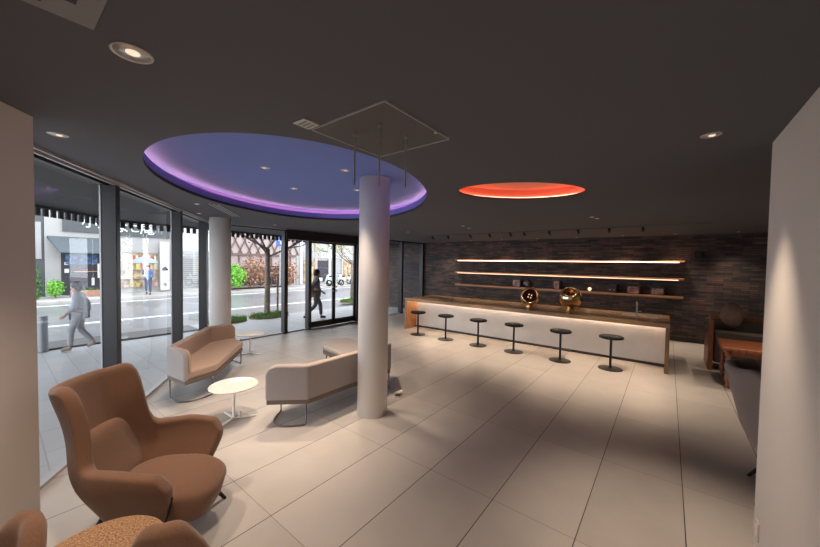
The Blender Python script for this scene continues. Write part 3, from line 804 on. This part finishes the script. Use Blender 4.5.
for (x, y), lab in zip(((-3.534, 1.879), (-2.878, 2.458), (-4.183, 2.649), (-3.509, 3.22)),
        ('downlight in the blue oval recess, nearest its left middle', 'yellowish downlight in the blue oval recess, just left of the hanging rods', 'downlight in the blue oval recess, farthest toward the window', 'downlight in the blue oval recess, right behind the round column')):
    dl((x, y, CEIL + .205), lab, .72)
for (x, y), lab in (((-5.487, 1.881), 'downlight between the window head and the blue oval recess, left of the slot diffuser'), ((-6.55, 2.28), 'downlight in the ceiling just above the white column by the window'),
        ((-3.509, 6.296), 'nearer left downlight of the pair left beyond the red recess'), ((-3.585, 6.71), 'farther downlight of the pair left beyond the red recess'),
        ((-1.029, 6.218), 'nearer downlight of the pair right beyond the red recess'), ((-.991, 6.455), 'farther downlight of the pair right beyond the red recess'),
        ((-5.413, 6.782), 'downlight in the far ceiling just right of the round column'), ((-7.07, 3.999), 'downlight near the glass door head, right of the white column')):
    dl((x, y, CEIL), lab, .55)
wall_dl = [(-6.55, 'first'), (-5.45, 'second'), (-4.31, 'third'), (-3.19, 'fourth'), (-2.09, 'fifth'), (-.98, 'sixth'), (.11, 'seventh'), (1.21, 'last')]
for x, w_ in wall_dl: dl((x, 10.33, CEIL), w_ + ' from the left of the small downlights along the top of the brick wall', .5)
# little track spots
def make_ts(label, loc):
    t = thing('track_spot', label, 'spotlight', loc, 0, 'black track spots above the bar')
    MB().cyl((0, 0, 0), (0, 0, -.03), .012, seg=12).build('stem', M['black'], t)
    MB().cyl((0, -.02, -.03), (0, .05, -.075), .028, seg=16).build('head', M['black'], t)
    return t
tr = tag(MB().box((-2.6, 8.03, CEIL - .008), (6.4, .03, .016)).build('light_track', M['ceiling']), 'long dark light track on the ceiling in front of the brick wall', 'light track')
ts0 = None
ords = ['first', 'second', 'third', 'fourth', 'fifth', 'sixth', 'seventh', 'eighth', 'ninth', 'tenth']
for i, x in enumerate((-5.48, -4.95, -4.25, -3.69, -3.13, -2.79, -2.2, -1.59, -1.0, -.42)):
    lab = ords[i] + ' from the left of the ten black spots on the ceiling track'
    if ts0 is None: ts0 = make_ts(lab, (x, 8.03, CEIL - .016))
    else: copy_thing(ts0, (x, 8.03, CEIL - .016), 0, lab)
# square hatch with hanging rods
ha = thing('ceiling_hatch', 'square ceiling hatch with a pale metal edge in front of the blue oval', 'ceiling hatch', (-1.457, 1.547, CEIL))
MB().box((0, 0, -.004), (.60, .60, .008)).build('panel', mat('hatch panel paint', (.098, .095, .10), .7), ha)
hf = MB()
for a, b in (((-.305, -.31), (.305, -.31)), ((.305, -.31), (.305, .315)), ((.305, .315), (-.305, .315)), ((-.305, .315), (-.305, -.31))): hf.bar((*a, -.005), (*b, -.005), .007, .010)
hf.build('edge_trim', M['rail'], ha)
MB().cyl((.30, .16, -.010), (.30, .16, -.018), .010, seg=14).build('latch', M['plate'], ha)
for (x, y, l), lab in zip(((-1.576, 1.424, .33), (-1.352, 1.416, .36), (-1.341, 1.644, .33)), ('leftmost of the three thin rods hanging from the ceiling hatch', 'middle one of the three thin rods, hanging in front of the column', 'rightmost of the three thin rods hanging from the ceiling hatch')):
    rd = thing('hanging_rod', lab, 'hanging rod', (x, y, CEIL - .008), 0, 'thin rods hanging below the ceiling hatch')
    MB().cyl((0, 0, 0), (0, 0, -l), .0055, seg=12).build('rod', M['steel'], rd)
    MB().cyl((0, 0, 0), (0, 0, -.02), .011, seg=12).build('collar', M['steel'], rd)
# square speaker / detector plate
sq = thing('ceiling_vent', 'small pale square grille in the ceiling beside the hatch corner', 'vent', (-1.72, 1.17, CEIL), 0)
MB().box((0, 0, -.004), (.11, .11, .008)).build('frame', M['trimw'], sq, bevel=.002)
for k in range(3): MB().box((0, -.028 + .028 * k, -.009), (.075, .012, .003)).build('slat', M['ac'], sq)
# air conditioner cassette
ac = thing('air_conditioner', 'grey ceiling air conditioner panel cut off at the top left corner', 'air conditioner', (-1.545, .16, CEIL), math.radians(0))
AX = Vector((.19, .10)); 
pa = Vector((-1.629, .238)); ex = Vector((.195, -.0)); ey = Vector((0, -1))
ac.location = (-1.335, -.063, CEIL)
MB().box((0, 0, -.008), (.59, .60, .016)).build('panel', M['ac'], ac, bevel=.004)
MB().box((0, 0, -.018), (.30, .30, .006)).build('intake_grille', M['acslot'], ac)
for k in range(6): MB().box((0, -.125 + .05 * k, -.023), (.28, .012, .006)).build('grille_bar', M['ac'], ac)
for sx, sy, w_, d_ in ((0, .215, .34, .05), (0, -.215, .34, .05), (.215, 0, .05, .34), (-.215, 0, .05, .34)):
    MB().box((sx, sy, -.018), (w_, d_, .006)).build('louvre', M['acslot'], ac)
sd = thing('slot_diffuser', 'pale slot diffuser in the ceiling between blue oval and white column', 'vent', (-5.80, 2.42, CEIL), math.radians(143))
for k in range(3): MB().box((0, -.055 + .055 * k, -.004), (1.35, .016, .008)).build('slot_blade', M['rail'], sd)
MB().box((0, 0, -.002), (1.38, .15, .004)).build('slot_frame', M['ceiling'], sd)

# ------------------------------------------------------------------ street buildings
FX = -24.0
def facade(name, label, y0, y1, ztop, m, depth=5.0):
    b = thing(name, label, 'building', (FX, (y0 + y1) / 2, -.05))
    MB().box((-depth / 2, 0, ztop / 2), (depth, y1 - y0, ztop)).build('wall', m, b)
    return b
def bx(b, y0, y1, z0, z1, d, name, m, x0=0.0, bevel=0):
    yc = b.location.y
    return MB().box((x0 + d / 2, (y0 + y1) / 2 - yc, (z0 + z1) / 2 + .05), (d, y1 - y0, z1 - z0)).build(name, m, b, bevel=bevel)
def sign_text(parent, body, size, y, z, x, m, b):
    return text_mesh('lettering', body, size, m, parent, (x, y - b.location.y, z + .05), (PI / 2, 0, PI / 2), .006)

bl = facade('shop_building', 'narrow dark building at the left edge of the street view', -1.6, 1.58, 7, EX['signdark'])
bx(bl, -1.2, 1.2, .2, 2.4, .04, 'shopfront', EX['shopdark'])
bx(bl, .75, 1.5, 1.8, 3.6, .06, 'window', EX['shutter'])
b2 = facade('shop_building', 'white tiled shop with charcoal sign board and grey sloping awning', 1.6, 4.05, 7, EX['white'])
for z in (2.72, 1.9, 1.1): bx(b2, 1.6, 4.05, z, z + .015, .004, 'tile_joint', EX['shutter'])
sg = bx(b2, 2.22, 4.02, 3.22, 4.25, .10, 'sign_board', EX['signdark'])
sign_text(sg, '小川', .62, 3.5, 3.72, .11, EX['lettering'], b2)
aw = MB()
yc = b2.location.y
pts = [(.05, 3.0), (1.05, 2.22), (1.05, 2.16), (.05, 2.90)]
for ya, yb in ((1.68, 4.02),):
    va = [aw.bm.verts.new((x, ya - yc + (.35 if x > .5 else 0), z)) for x, z in pts]; vb = [aw.bm.verts.new((x, yb - yc, z)) for x, z in pts]
    aw.bm.faces.new(va[::-1]); aw.bm.faces.new(vb)
    for i in range(4): aw.bm.faces.new((va[i], va[(i + 1) % 4], vb[(i + 1) % 4], vb[i]))
aw.build('awning', EX['awning'], b2)
bx(b2, 2.15, 3.95, .0, 2.5, .03, 'shopfront', EX['shopdark'])
for k in range(5): bx(b2, 2.3 + k * .24, 2.52 + k * .24, 1.56, 2.06, .03, 'noren_panel', EX['noren'], .08)
bx(b2, 2.6, 3.5, 1.16, 1.2, .05, 'lit_shelf', mat('amber shelf', (.5, .25, .1), .5), .04)
ws = bx(b2, 3.42, 3.78, .86, 1.60, .06, 'standing_sign', EX['whiter'], .5)
MB().sphere((.565, 3.60 - yc, 1.48), .065, 12, (.2, 1, 1)).sphere((.565, 3.55 - yc, 1.42), .055, 12, (.2, 1, 1)).sphere((.565, 3.65 - yc, 1.42), .055, 12, (.2, 1, 1)).build('emblem', EX['ink'], ws, smooth=True)
sign_text(ws, '甘味', .15, 3.60, 1.18, .565, EX['inkred'], b2)
bx(b2, 2.26, 2.40, 1.52, 1.66, .03, 'notice', EX['whiter'], .06); bx(b2, 2.26, 2.42, 1.12, 1.32, .03, 'notice', EX['whiter'], .06)
bx(b2, 3.25, 3.36, .45, .85, .03, 'notice', EX['whiter'], .06)
b3 = facade('shop_building', 'white shop with dark lettered sign band and a wide bright display window', 4.07, 6.78, 7, EX['white'])
sg = bx(b3, 4.1, 6.72, 3.15, 4.15, .10, 'sign_board', EX['signdark'])
for ch, y, s in (('よ', 4.50, .66), ('こ', 5.05, .50), ('庵', 5.62, .70)): sign_text(sg, ch, s, y, 3.58, .11, EX['lettering'], b3)
sign_text(sg, '川', .40, 6.15, 3.55, .11, EX['shutter'], b3)
bx(b3, 5.25, 5.262, 2.40, 3.1, .005, 'panel_joint', EX['shutter'])
wd = bx(b3, 4.15, 6.12, .25, 2.32, .06, 'display_window', EX['shopwarm'])
bx(b3, 4.15, 6.12, 2.24, 2.36, .12, 'window_head', EX['shutter'])
for z in (.75, 1.25, 1.75): bx(b3, 4.2, 6.1, z, z + .03, .10, 'display_shelf', EX['shutter'], .05)
for k in range(14):
    y = 4.25 + (k % 7) * .28; z = (.28, 1.28)[k // 7]
    bx(b3, y, y + .16, z, z + .22 + .1 * (k % 3), .07, 'goods', (mat('orange goods %d' % k, (random.uniform(.3, .7), random.uniform(.2, .45), random.uniform(.08, .3)), .6)), .06)
for k in range(8): bx(b3, 4.95 + k * .14, 5.03 + k * .14, 1.72, 2.08, .03, 'paper_flag', EX['whiter'] if k % 2 else EX['inkred'], .10)
vs = bx(b3, 6.18, 6.62, .05, 2.9, .14, 'pillar_sign', EX['whiter'], .2)
MB().sphere((.345, 6.40 - b3.location.y, 1.42), .085, 12, (.15, 1, 1)).sphere((.345, 6.33 - b3.location.y, 1.33), .08, 12, (.15, 1, 1)).sphere((.345, 6.47 - b3.location.y, 1.33), .08, 12, (.15, 1, 1)).build('emblem', EX['ink'], vs, smooth=True)
sign_text(vs, '茶', .2, 6.40, .35, .345, EX['ink'], b3)
b4 = facade('shop_building', 'pale building with a half closed grey roller shutter behind the white column', 6.8, 9.3, 7, EX['whiter'])
for k in range(16): bx(b4, 7.0, 9.1, .05 + k * .13, .15 + k * .13, .06, 'shutter_slat', EX['shutter'])
bx(b4, 7.0, 9.1, 2.2, 2.45, .12, 'shutter_box', EX['shutter'])
b5 = facade('market_hall', 'pinkish beige hall with brown crossed timber lattice under its eaves', 9.4, 15.4, 6.5, EX['pinkw'])
for k in range(9):
    ya = 9.5 + k * .65
    for s in (0, 1):
        a = (.06, ya + (.9 if s else 0) - b5.location.y, 2.45); c = (.06, ya + (0 if s else .9) - b5.location.y, 4.3)
        MB().bar(a, c, .07, .07, up=(1, 0, 0)).build('lattice_brace', EX['lattice'], b5)
bx(b5, 9.45, 15.35, 2.25, 2.4, .12, 'beam', EX['lattice']); bx(b5, 9.45, 15.35, 4.3, 4.45, .12, 'beam', EX['lattice'])
bx(b5, 9.6, 15.2, .1, 1.5, .05, 'dark_opening', EX['shopdark'])
for k in range(7): bx(b5, 10.0 + k * .8, 10.08 + k * .8, 0, 2.3, .10, 'post', EX['lattice'], .05)
b6 = facade('shop_building', 'bright white storefront with a pale lettered fascia behind the parked scooters', 15.45, 25.0, 6.5, EX['white'])
sg = bx(b6, 16.0, 24.5, 2.15, 2.75, .10, 'fascia', EX['shutter'])
sign_text(sg, 'ロロ ロロロ', .62, 19.4, 2.45, .11, EX['lettering'], b6)
for k in range(6): bx(b6, 16.1 + k * 1.45, 17.2 + k * 1.45, .1, 2.0, .05, 'shop_window', (EX['shopwarm'], EX['shopdark'], EX['shutter'])[k % 3])
for k in range(7): bx(b6, 15.75 + k * 1.45, 15.95 + k * 1.45, 0, 6.0, .12, 'pilaster', EX['pinkw'] if k % 2 else EX['whiter'])

# ------------------------------------------------------------------ planting
def leaf_cloud(n, c, rad, size, mb=None, shell=.35, flat=0.0):
    mb = mb or MB()
    for _ in range(n):
        d = Vector((random.gauss(0, 1), random.gauss(0, 1), random.gauss(0, 1))).normalized(); rr = (shell + (1 - shell) * random.random())
        p = Vector(c) + Vector((d.x * rad[0], d.y * rad[1], d.z * rad[2])) * rr
        a = Vector([random.gauss(0, 1) for _ in range(3)]).normalized(); b = a.cross(Vector([random.gauss(0, 1) for _ in range(3)])).normalized()
        s = size * random.uniform(.6, 1.3)
        mb.face([p - a * s, p + b * s * .5, p + a * s, p - b * s * .5])
    return mb
def tree(name, label, loc, hgt, spread, leafm, nleaf, lsize, trunk=.09, group=None):
    t = thing(name, label, 'tree', loc, 0, group)
    tr = MB(); tips = []
    tr.tube([(0, 0, -.05), (.02, .01, hgt * .2), (-.03, .03, hgt * .38)], [trunk * 1.15, trunk * .95, trunk * .85], 10)
    def branch(p, d, L, r, lv):
        q = p + d * L * .5 + Vector([random.uniform(-.06, .06) * L for _ in range(3)]); e = q + (d + Vector([random.uniform(-.25, .25) for _ in range(3)]) + Vector((0, 0, .1))).normalized() * L * .5
        tr.tube([p, q, e], [r, r * .8, r * .55], 6); tips.append(e); tips.append(q)
        if lv:
            for _ in range(3):
                nd = (d + Vector((random.uniform(-.9, .9), random.uniform(-.9, .9), random.uniform(-.2, .6)))).normalized()
                branch(e if random.random() < .6 else q, nd, L * random.uniform(.6, .8), r * .55, lv - 1)
    for k in range(6):
        a = k * 1.047 + random.uniform(-.3, .3); el = random.uniform(.45, 1.0)
        branch(Vector((-.03, .03, hgt * random.uniform(.33, .39))), Vector((math.cos(a), math.sin(a), el)).normalized(), spread * .55, trunk * .42, 3)
    tr.build('trunk', EX['bark'], t, smooth=True)
    lf = MB()
    for _ in range(nleaf):
        p = random.choice(tips) + Vector([random.gauss(0, .12) for _ in range(3)])
        a = Vector([random.gauss(0, 1) for _ in range(3)]).normalized(); b = a.cross(Vector([random.gauss(0, 1) for _ in range(3)])).normalized(); s = lsize * random.uniform(.6, 1.3)
        lf.face([p - a * s, p + b * s * .5, p + a * s, p - b * s * .5])
    lf.build('foliage', leafm, t)
    return t
def shrub(label, loc, rad, leafm, n=500, size=.07, cat='shrub', name='shrub'):
    t = thing(name, label, cat, loc)
    st = MB()
    for k in range(6):
        a = k * 1.05; st.tube([(0, 0, 0), (rad[0] * .3 * math.cos(a), rad[1] * .3 * math.sin(a), rad[2] * .8), (rad[0] * .6 * math.cos(a), rad[1] * .6 * math.sin(a), rad[2] * 1.5)], .012, 5)
    st.build('stem', EX['bark'], t)
    leaf_cloud(n, (0, 0, rad[2] * 1.05), rad, size).build('foliage', leafm, t)
    return t
tree('street_tree', 'bare branching street tree on the kerb in front of the glass wall', (-10.9, 5.88, -.06), 6.2, 2.6, EX['leafr'], 520, .045, .09)
tree('street_tree', 'yellow green street tree farther along the kerb behind the glass door', (-13.4, 12.0, -.15), 5.6, 2.3, EX['leafy'], 800, .07, .085)
stk = thing('tree_stake', 'dark wooden stake frame with a cross pole supporting the street tree', 'tree stake', (-10.95, 6.3, -.06))
MB().cyl((0, 0, 0), (0, 0, 1.5), .035, seg=10).build('post', EX['bark'], stk)
MB().cyl((-.03, -2.0, 1.02), (.0, .35, 1.04), .028, seg=10).build('cross_pole', EX['lattice'], stk)
MB().cyl((0, -2.0, 0), (0, -2.0, 1.06), .03, seg=10).build('post', EX['bark'], stk)
def bed(label, x, y, lx, ly):
    t = thing('planting_bed', label, 'planting bed', (x, y, -.06))
    MB().lathe([(0, 0), (1.0, 0), (.9, .03), (.5, .06), (0, .07)], 28).build('soil', EX['soil'], t)
    t.scale = (lx, ly, 1)
    mb = MB()
    for _ in range(420):
        a = random.random() * 2 * PI; r_ = math.sqrt(random.random()) * .95
        p = Vector((r_ * math.cos(a), r_ * math.sin(a), .03)); hh = random.uniform(.06, .2); dx, dy = random.uniform(-.1, .1), random.uniform(-.1, .1)
        mb.face([p + Vector((-.03, 0, 0)), p + Vector((.03, 0, 0)), p + Vector((dx, dy, hh))])
        mb.face([p + Vector((0, -.03, 0)), p + Vector((0, .03, 0)), p + Vector((dx, dy, hh))])
    g = mb.build('grass', EX['grass'], t); g['kind'] = 'stuff'
    return t
bed('strip of green verge left of the bare street tree', -10.75, 4.55, .32, .58)
bed('round soil bed with grass at the foot of the bare street tree', -10.85, 5.95, .42, .72)
bed('low grassy bed beyond the glass door leaf', -12.2, 10.9, .35, .7)
shrub('bright green bush on the far pavement seen right of the white column', (-21.8, 9.55, -.05), (.8, .75, .85), EX['leafg'], 900, .09)
shrub('small vivid green bush in front of the grey awning shop', (-22.9, 1.85, -.05), (.42, .34, .45), EX['leafg'], 600, .06)
shrub('low dark plant on the pavement left of the vivid green bush', (-22.4, 1.12, -.05), (.32, .32, .28), EX['leafd'], 350, .06)
shrub('tall reddish brown shrub before the timber lattice hall, left of the tree', (-22.6, 11.3, -.05), (.9, 1.2, 1.15), EX['leafr'], 1100, .10)
shrub('reddish brown shrub before the timber lattice hall, behind the tree trunk', (-22.6, 13.6, -.05), (.9, 1.1, 1.0), EX['leafr'], 900, .10)
shrub('dark green plant climbing beside the narrow dark building', (-23.3, 1.15, -.05), (.3, .35, .8), EX['leafd'], 350, .07)
pl = thing('planter', 'terracotta planter trough in front of the grey awning shop', 'planter', (-22.9, 2.95, -.05))
MB().box((0, 0, .16), (.35, 1.2, .32)).build('trough', EX['brickred'], pl, bevel=.02)
leaf_cloud(250, (0, 0, .36), (.16, .55, .1), .05).build('foliage', EX['leafd'], pl)
bo = thing('bollard', 'grey steel bollard on the pavement at the left of the window', 'bollard', (-10.05, .62, -.06))
MB().cyl((0, 0, 0), (0, 0, .74), .085, seg=24).build('post', EX['bollard'], bo, bevel=.012)
MB().cyl((0, 0, .60), (0, 0, .64), .087, seg=24).build('band', EX['whiter'], bo)
ts = thing('traffic_sign', 'blue traffic sign behind the branches of the bare tree', 'traffic sign', (-20.4, 11.9, -.05))
MB().cyl((0, 0, 0), (0, 0, 3.6), .04, seg=12).build('pole', EX['bollard'], ts)
MB().box((.05, 0, 3.25), (.03, .62, .62)).build('panel', EX['bluesign'], ts, bevel=.02)
MB().bar((.07, 0, 3.05), (.07, 0, 3.4), .08, .01, up=(1, 0, 0)).bar((.07, -.14, 3.28), (.07, 0, 3.42), .07, .01, up=(1, 0, 0)).bar((.07, .14, 3.28), (.07, 0, 3.42), .07, .01, up=(1, 0, 0)).build('arrow', EX['whiter'], ts)

def make_scooter(label, loc, rz):
    t = thing('scooter', label, 'scooter', loc, rz, 'parked scooters')
    for x in (-.6, .6): 
        MB().tube([(x + .22 * math.cos(a), 0, .25 + .22 * math.sin(a)) for a in [2 * PI * k / 20 for k in range(20)]], .055, 8, closed=True).build('wheel', M['black'], t, smooth=True)
    MB().prism([(-.75, -.14), (-.15, -.16), (-.05, -.10), (-.05, .10), (-.15, .16), (-.75, .14)], .36, .66).build('body', EX['whiter'], t, bevel=.06, seg=3)
    MB().box((-.02, 0, .28), (.55, .24, .07)).build('footboard', EX['shutter'], t, bevel=.02)
    MB().bar((.30, 0, .28), (.52, 0, .92), .30, .07, up=(1, 0, 0)).build('front_shield', EX['whiter'], t, bevel=.03)
    MB().cyl((.52, 0, .9), (.6, 0, .25), .03, seg=10).build('fork', M['steel'], t)
    MB().box((-.42, 0, .72), (.62, .26, .09)).build('seat', M['blackp'], t, bevel=.03)
    MB().tube([(.40, -.30, 1.02), (.5, -.12, .98), (.5, .12, .98), (.40, .30, 1.02)], .018, 8).build('handlebar', M['black'], t)
    return t
s0 = make_scooter('white scooter parked by the storefront, first seen left of the door stile', (-21.8, 16.4, -.05), math.radians(20))
for k, lab in enumerate(('white scooter parked by the storefront, seen through the right door leaf', 'white scooter parked by the storefront, seen behind the right door frame', 'white scooter parked last in the row, nearest the round column')):
    copy_thing(s0, (-21.8, 17.7 + 1.15 * k, -.05), math.radians(15 + 9 * k), lab)

# ------------------------------------------------------------------ people in the street
def skin_mesh(name, verts, edges, radii, m, parent, root=0, sub=1):
    me = bpy.data.meshes.new(name); me.from_pydata([Vector(v) for v in verts], edges, []); me.materials.append(m)
    o = bpy.data.objects.new(name, me); col.objects.link(o); o.parent = parent
    sk = o.modifiers.new('skin', 'SKIN'); sk.use_smooth_shade = True
    for i, d in enumerate(me.skin_vertices[0].data):
        rr = radii[i]; d.radius = rr if isinstance(rr, tuple) else (rr, rr); d.use_root = (i == root)
    sb = o.modifiers.new('sub', 'SUBSURF'); sb.levels = sub; sb.render_levels = sub
    return o
SKIN = mat('skin', (.48, .29, .21), .6); HAIR = mat('black hair', (.015, .012, .01), .6)
def person(label, loc, rz, coat, legm, shoe, scale=1.0, stride=.5, rarm=None, bag=None, group='walkers in the street'):
    t = thing('person', label, 'person', loc, rz, None); t.scale = (scale,) * 3
    s = stride
    # facing +x
    J = {'pel': (0, 0, .92), 'sp': (.01, 0, 1.10), 'ch': (.03, 0, 1.32), 'nk': (.04, 0, 1.47), 'hd': (.055, 0, 1.56), 'tp': (.05, 0, 1.67)}
    L = dict(sh=(.02, .17, 1.40), el=(.10 * s - .02, .23, 1.13), wr=(.42 * s, .22, .93), hp=(0, .09, .90), kn=(.30 * s, .095, .49), an=(.34 * s, .095, .09), to=(.34 * s + .17, .10, .03))
    R = dict(sh=(.02, -.17, 1.40), el=(-.28 * s, -.23, 1.14), wr=(-.30 * s, -.24, .90), hp=(0, -.09, .90), kn=(-.02 * s, -.095, .49), an=(-.62 * s, -.095, .16), to=(-.62 * s + .14, -.10, .03))
    if rarm: R['el'], R['wr'] = rarm
    V = []; E = []; RD = []
    def add(p, rr, par=None):
        V.append(p); RD.append(rr)
        if par is not None: E.append((par, len(V) - 1))
        return len(V) - 1
    pel = add(J['pel'], (.13, .10)); sp = add(J['sp'], (.125, .095), pel); ch = add(J['ch'], (.14, .10), sp); nk = add(J['nk'], .052, ch); hd = add(J['hd'], (.075, .09), nk); tp = add(J['tp'], (.07, .085), hd)
    add((.155, 0, 1.575), .014, hd)
    for S in (L, R):
        sh = add(S['sh'], .06, ch); el = add(S['el'], .043, sh); wr = add(S['wr'], .028, el)
        d = (Vector(S['wr']) - Vector(S['el'])).normalized(); pm = Vector(S['wr']) + d * .07; pa = add(tuple(pm), (.036, .02), wr)
        for k, ln in enumerate((.065, .078, .072, .055)):
            b0 = pm + Vector((.026 - .018 * k, 0, 0)); f1 = add(tuple(b0 + d * ln * .6), .009, pa); add(tuple(b0 + d * ln + Vector((.01, -.012 if S is L else .012, 0))), .008, f1)
        th = add(tuple(pm - d * .03 + Vector((.045, 0, 0))), .010, pa); add(tuple(pm + d * .02 + Vector((.06, 0, 0))), .009, th)
        hp = add(S['hp'], .085, pel); kn = add(S['kn'], .058, hp); an = add(S['an'], .038, kn); add(S['to'], .034, an)
    skin_mesh('body', V, E, RD, SKIN, t)
    # coat over torso and arms
    V2 = [(0, 0, .74), J['pel'], J['sp'], J['ch'], (.035, 0, 1.44)]; R2 = [(.19, .15), (.18, .14), (.165, .13), (.17, .13), (.075, .07)]; E2 = [(0, 1), (1, 2), (2, 3), (3, 4)]
    for S in (L, R):
        i = len(V2); V2 += [S['sh'], S['el'], tuple(Vector(S['el']).lerp(Vector(S['wr']), .88))]; R2 += [.085, .065, .05]; E2 += [(3, i), (i, i + 1), (i + 1, i + 2)]
    skin_mesh('coat', V2, E2, R2, coat, t)
    V3 = [J['pel']]; R3 = [(.15, .12)]; E3 = []
    for S in (L, R):
        i = len(V3); V3 += [S['hp'], S['kn'], tuple(Vector(S['kn']).lerp(Vector(S['an']), .93))]; R3 += [.10, .075, .06]; E3 += [(0, i), (i, i + 1), (i + 1, i + 2)]
    skin_mesh('trousers', V3, E3, R3, legm, t)
    for S in (L, R):
        a, b = Vector(S['an']), Vector(S['to']); skin_mesh('shoe', [tuple(a + Vector((-.04, 0, -.03))), tuple(a.lerp(b, .5)), tuple(b)], [(0, 1), (1, 2)], [.05, .048, .04], shoe, t)
    MB().sphere((.035, 0, 1.625), .108, 18, (1, .92, 1.0)).sphere((.0, 0, 1.57), .10, 14, (.8, .95, 1)).build('hair', HAIR, t, smooth=True)
    MB().sphere((.128, .034, 1.60), .010, 8).build('eye', EX['ink'], t); MB().sphere((.128, -.034, 1.60), .010, 8).build('eye', EX['ink'], t)
    MB().sphere((.122, 0, 1.525), .018, 10, (.4, 1, .3)).build('mouth', mat('lips', (.35, .12, .1), .6), t)
    return t
person('person in a dark coat walking past outside the glass door', (-9.3, 6.72, -.06), math.radians(65), mat('charcoal coat cloth', (.17, .17, .18), .8), mat('dark trousers cloth', (.07, .07, .08), .8), M['black'], .98, .62)
person('person in pale grey blue clothes striding past the bollard on the pavement', (-9.75, 1.12, -.06), math.radians(250), mat('pale blue grey coat cloth', (.42, .44, .50), .8), mat('pale grey trousers cloth', (.36, .36, .38), .8), mat('beige shoe', (.3, .24, .2), .6), .84, .42)
pu = person('person in blue clothes holding a blue grey umbrella before the display window', (-22.2, 5.25, -.05), math.radians(-20), mat('blue coat cloth', (.10, .16, .32), .8), mat('navy trousers cloth', (.04, .07, .16), .8), M['black'], .95, .35, rarm=((.10, -.22, 1.16), (.20, -.14, 1.30)))
um = thing('umbrella', 'open blue grey umbrella held by the person before the display window', 'umbrella', (-22.05, 5.05, 1.13), 0)
MB().lathe([(0, .92), (.02, .90), (.25, .83), (.48, .70), (.62, .55), (.60, .545), (.46, .68), (.24, .80), (0, .86)], 8).build('canopy', mat('blue grey umbrella cloth', (.22, .27, .38), .7), um)
MB().cyl((0, 0, -.10), (0, 0, .96), .012, seg=8).build('shaft', M['steel'], um)
MB().tube([(0, 0, -.10), (0, 0, -.16), (.03, 0, -.19), (.06, 0, -.17)], .014, 8).build('handle', EX['bark'], um)


SKY = 2.55; SUN = 0; EXPO = 1.06
LAMPS = [(-1.714, .359, 2.68, 62, 105), (-3.237, .286, 2.68, 50, 90), (.183, 2.762, 2.68, 75, 58),
  (-3.534, 1.879, 2.85, 85, 80), (-2.878, 2.458, 2.85, 40, 54), (-4.183, 2.649, 2.85, 88, 90), (-3.509, 3.22, 2.85, 75, 80), (-5.487, 1.881, 2.68, 40, 90),
  (-3.55, 6.3, 2.68, 120, 80), (-1.0, 6.22, 2.68, 130, 80), (-5.413, 6.78, 2.68, 70, 80), (-6.0, 4.0, 2.68, 60, 85), (.9, 6.2, 2.68, 60, 80), (1.7, 7.4, 2.68, 50, 90),  # last one is a fill lamp without fixture, added to brighten the lounge
  (-.3, -1.5, 2.68, 80, 120), (-.6, 1.2, 2.68, 22, 110)] + [(x, 10.33, 2.68, 38, 90) for x in (-6.55, -5.45, -4.31, -3.19, -2.09, -.98, .11, 1.21)] + [(x, 8.05, 2.6, 40, 80, 24) for x in (-5.2, -4.0, -2.8, -1.6, -.5)]  # first two are added fill lamps without fixtures, lifting the camera side


# ------------------------------------------------------------------ world and lights
w = bpy.data.worlds.new('overcast'); sc.world = w; w.use_nodes = True
bg = w.node_tree.nodes['Background']; bg.inputs['Color'].default_value = (.90, .95, 1.0, 1); bg.inputs['Strength'].default_value = SKY
if SUN:
  sun = bpy.data.lights.new('soft_sun', 'SUN'); so = bpy.data.objects.new('soft_sun', sun); col.objects.link(so)
  sun.energy = SUN; sun.angle = math.radians(40); sun.color = (1, .98, .95)
  so.rotation_euler = (math.radians(48), 0, math.radians(200)); so.location = (-10, 0, 12)
def spot(x, y, z, e, size=70, tx=0, blend=.9, color=(1, .79, .59), rad=.05):
    l = bpy.data.lights.new('downlight_or_fill_lamp', 'SPOT'); o = bpy.data.objects.new('downlight_or_fill_lamp', l); col.objects.link(o)
    l.energy = e; l.spot_size = math.radians(size); l.spot_blend = blend; l.color = color; l.shadow_soft_size = rad
    o.location = (x, y, z); o.rotation_euler = (math.radians(tx), 0, 0)
    return o
for a in LAMPS: spot(*a)
sc.view_settings.view_transform = 'Standard'; sc.view_settings.look = 'None'; sc.view_settings.gamma = 1; sc.view_settings.exposure = EXPO
sc.view_settings.use_curve_mapping = False
sc.cycles.use_denoising = True
sc.cycles.max_bounces = 10; sc.cycles.diffuse_bounces = 5; sc.cycles.transparent_max_bounces = 16; sc.cycles.sample_clamp_indirect = 6
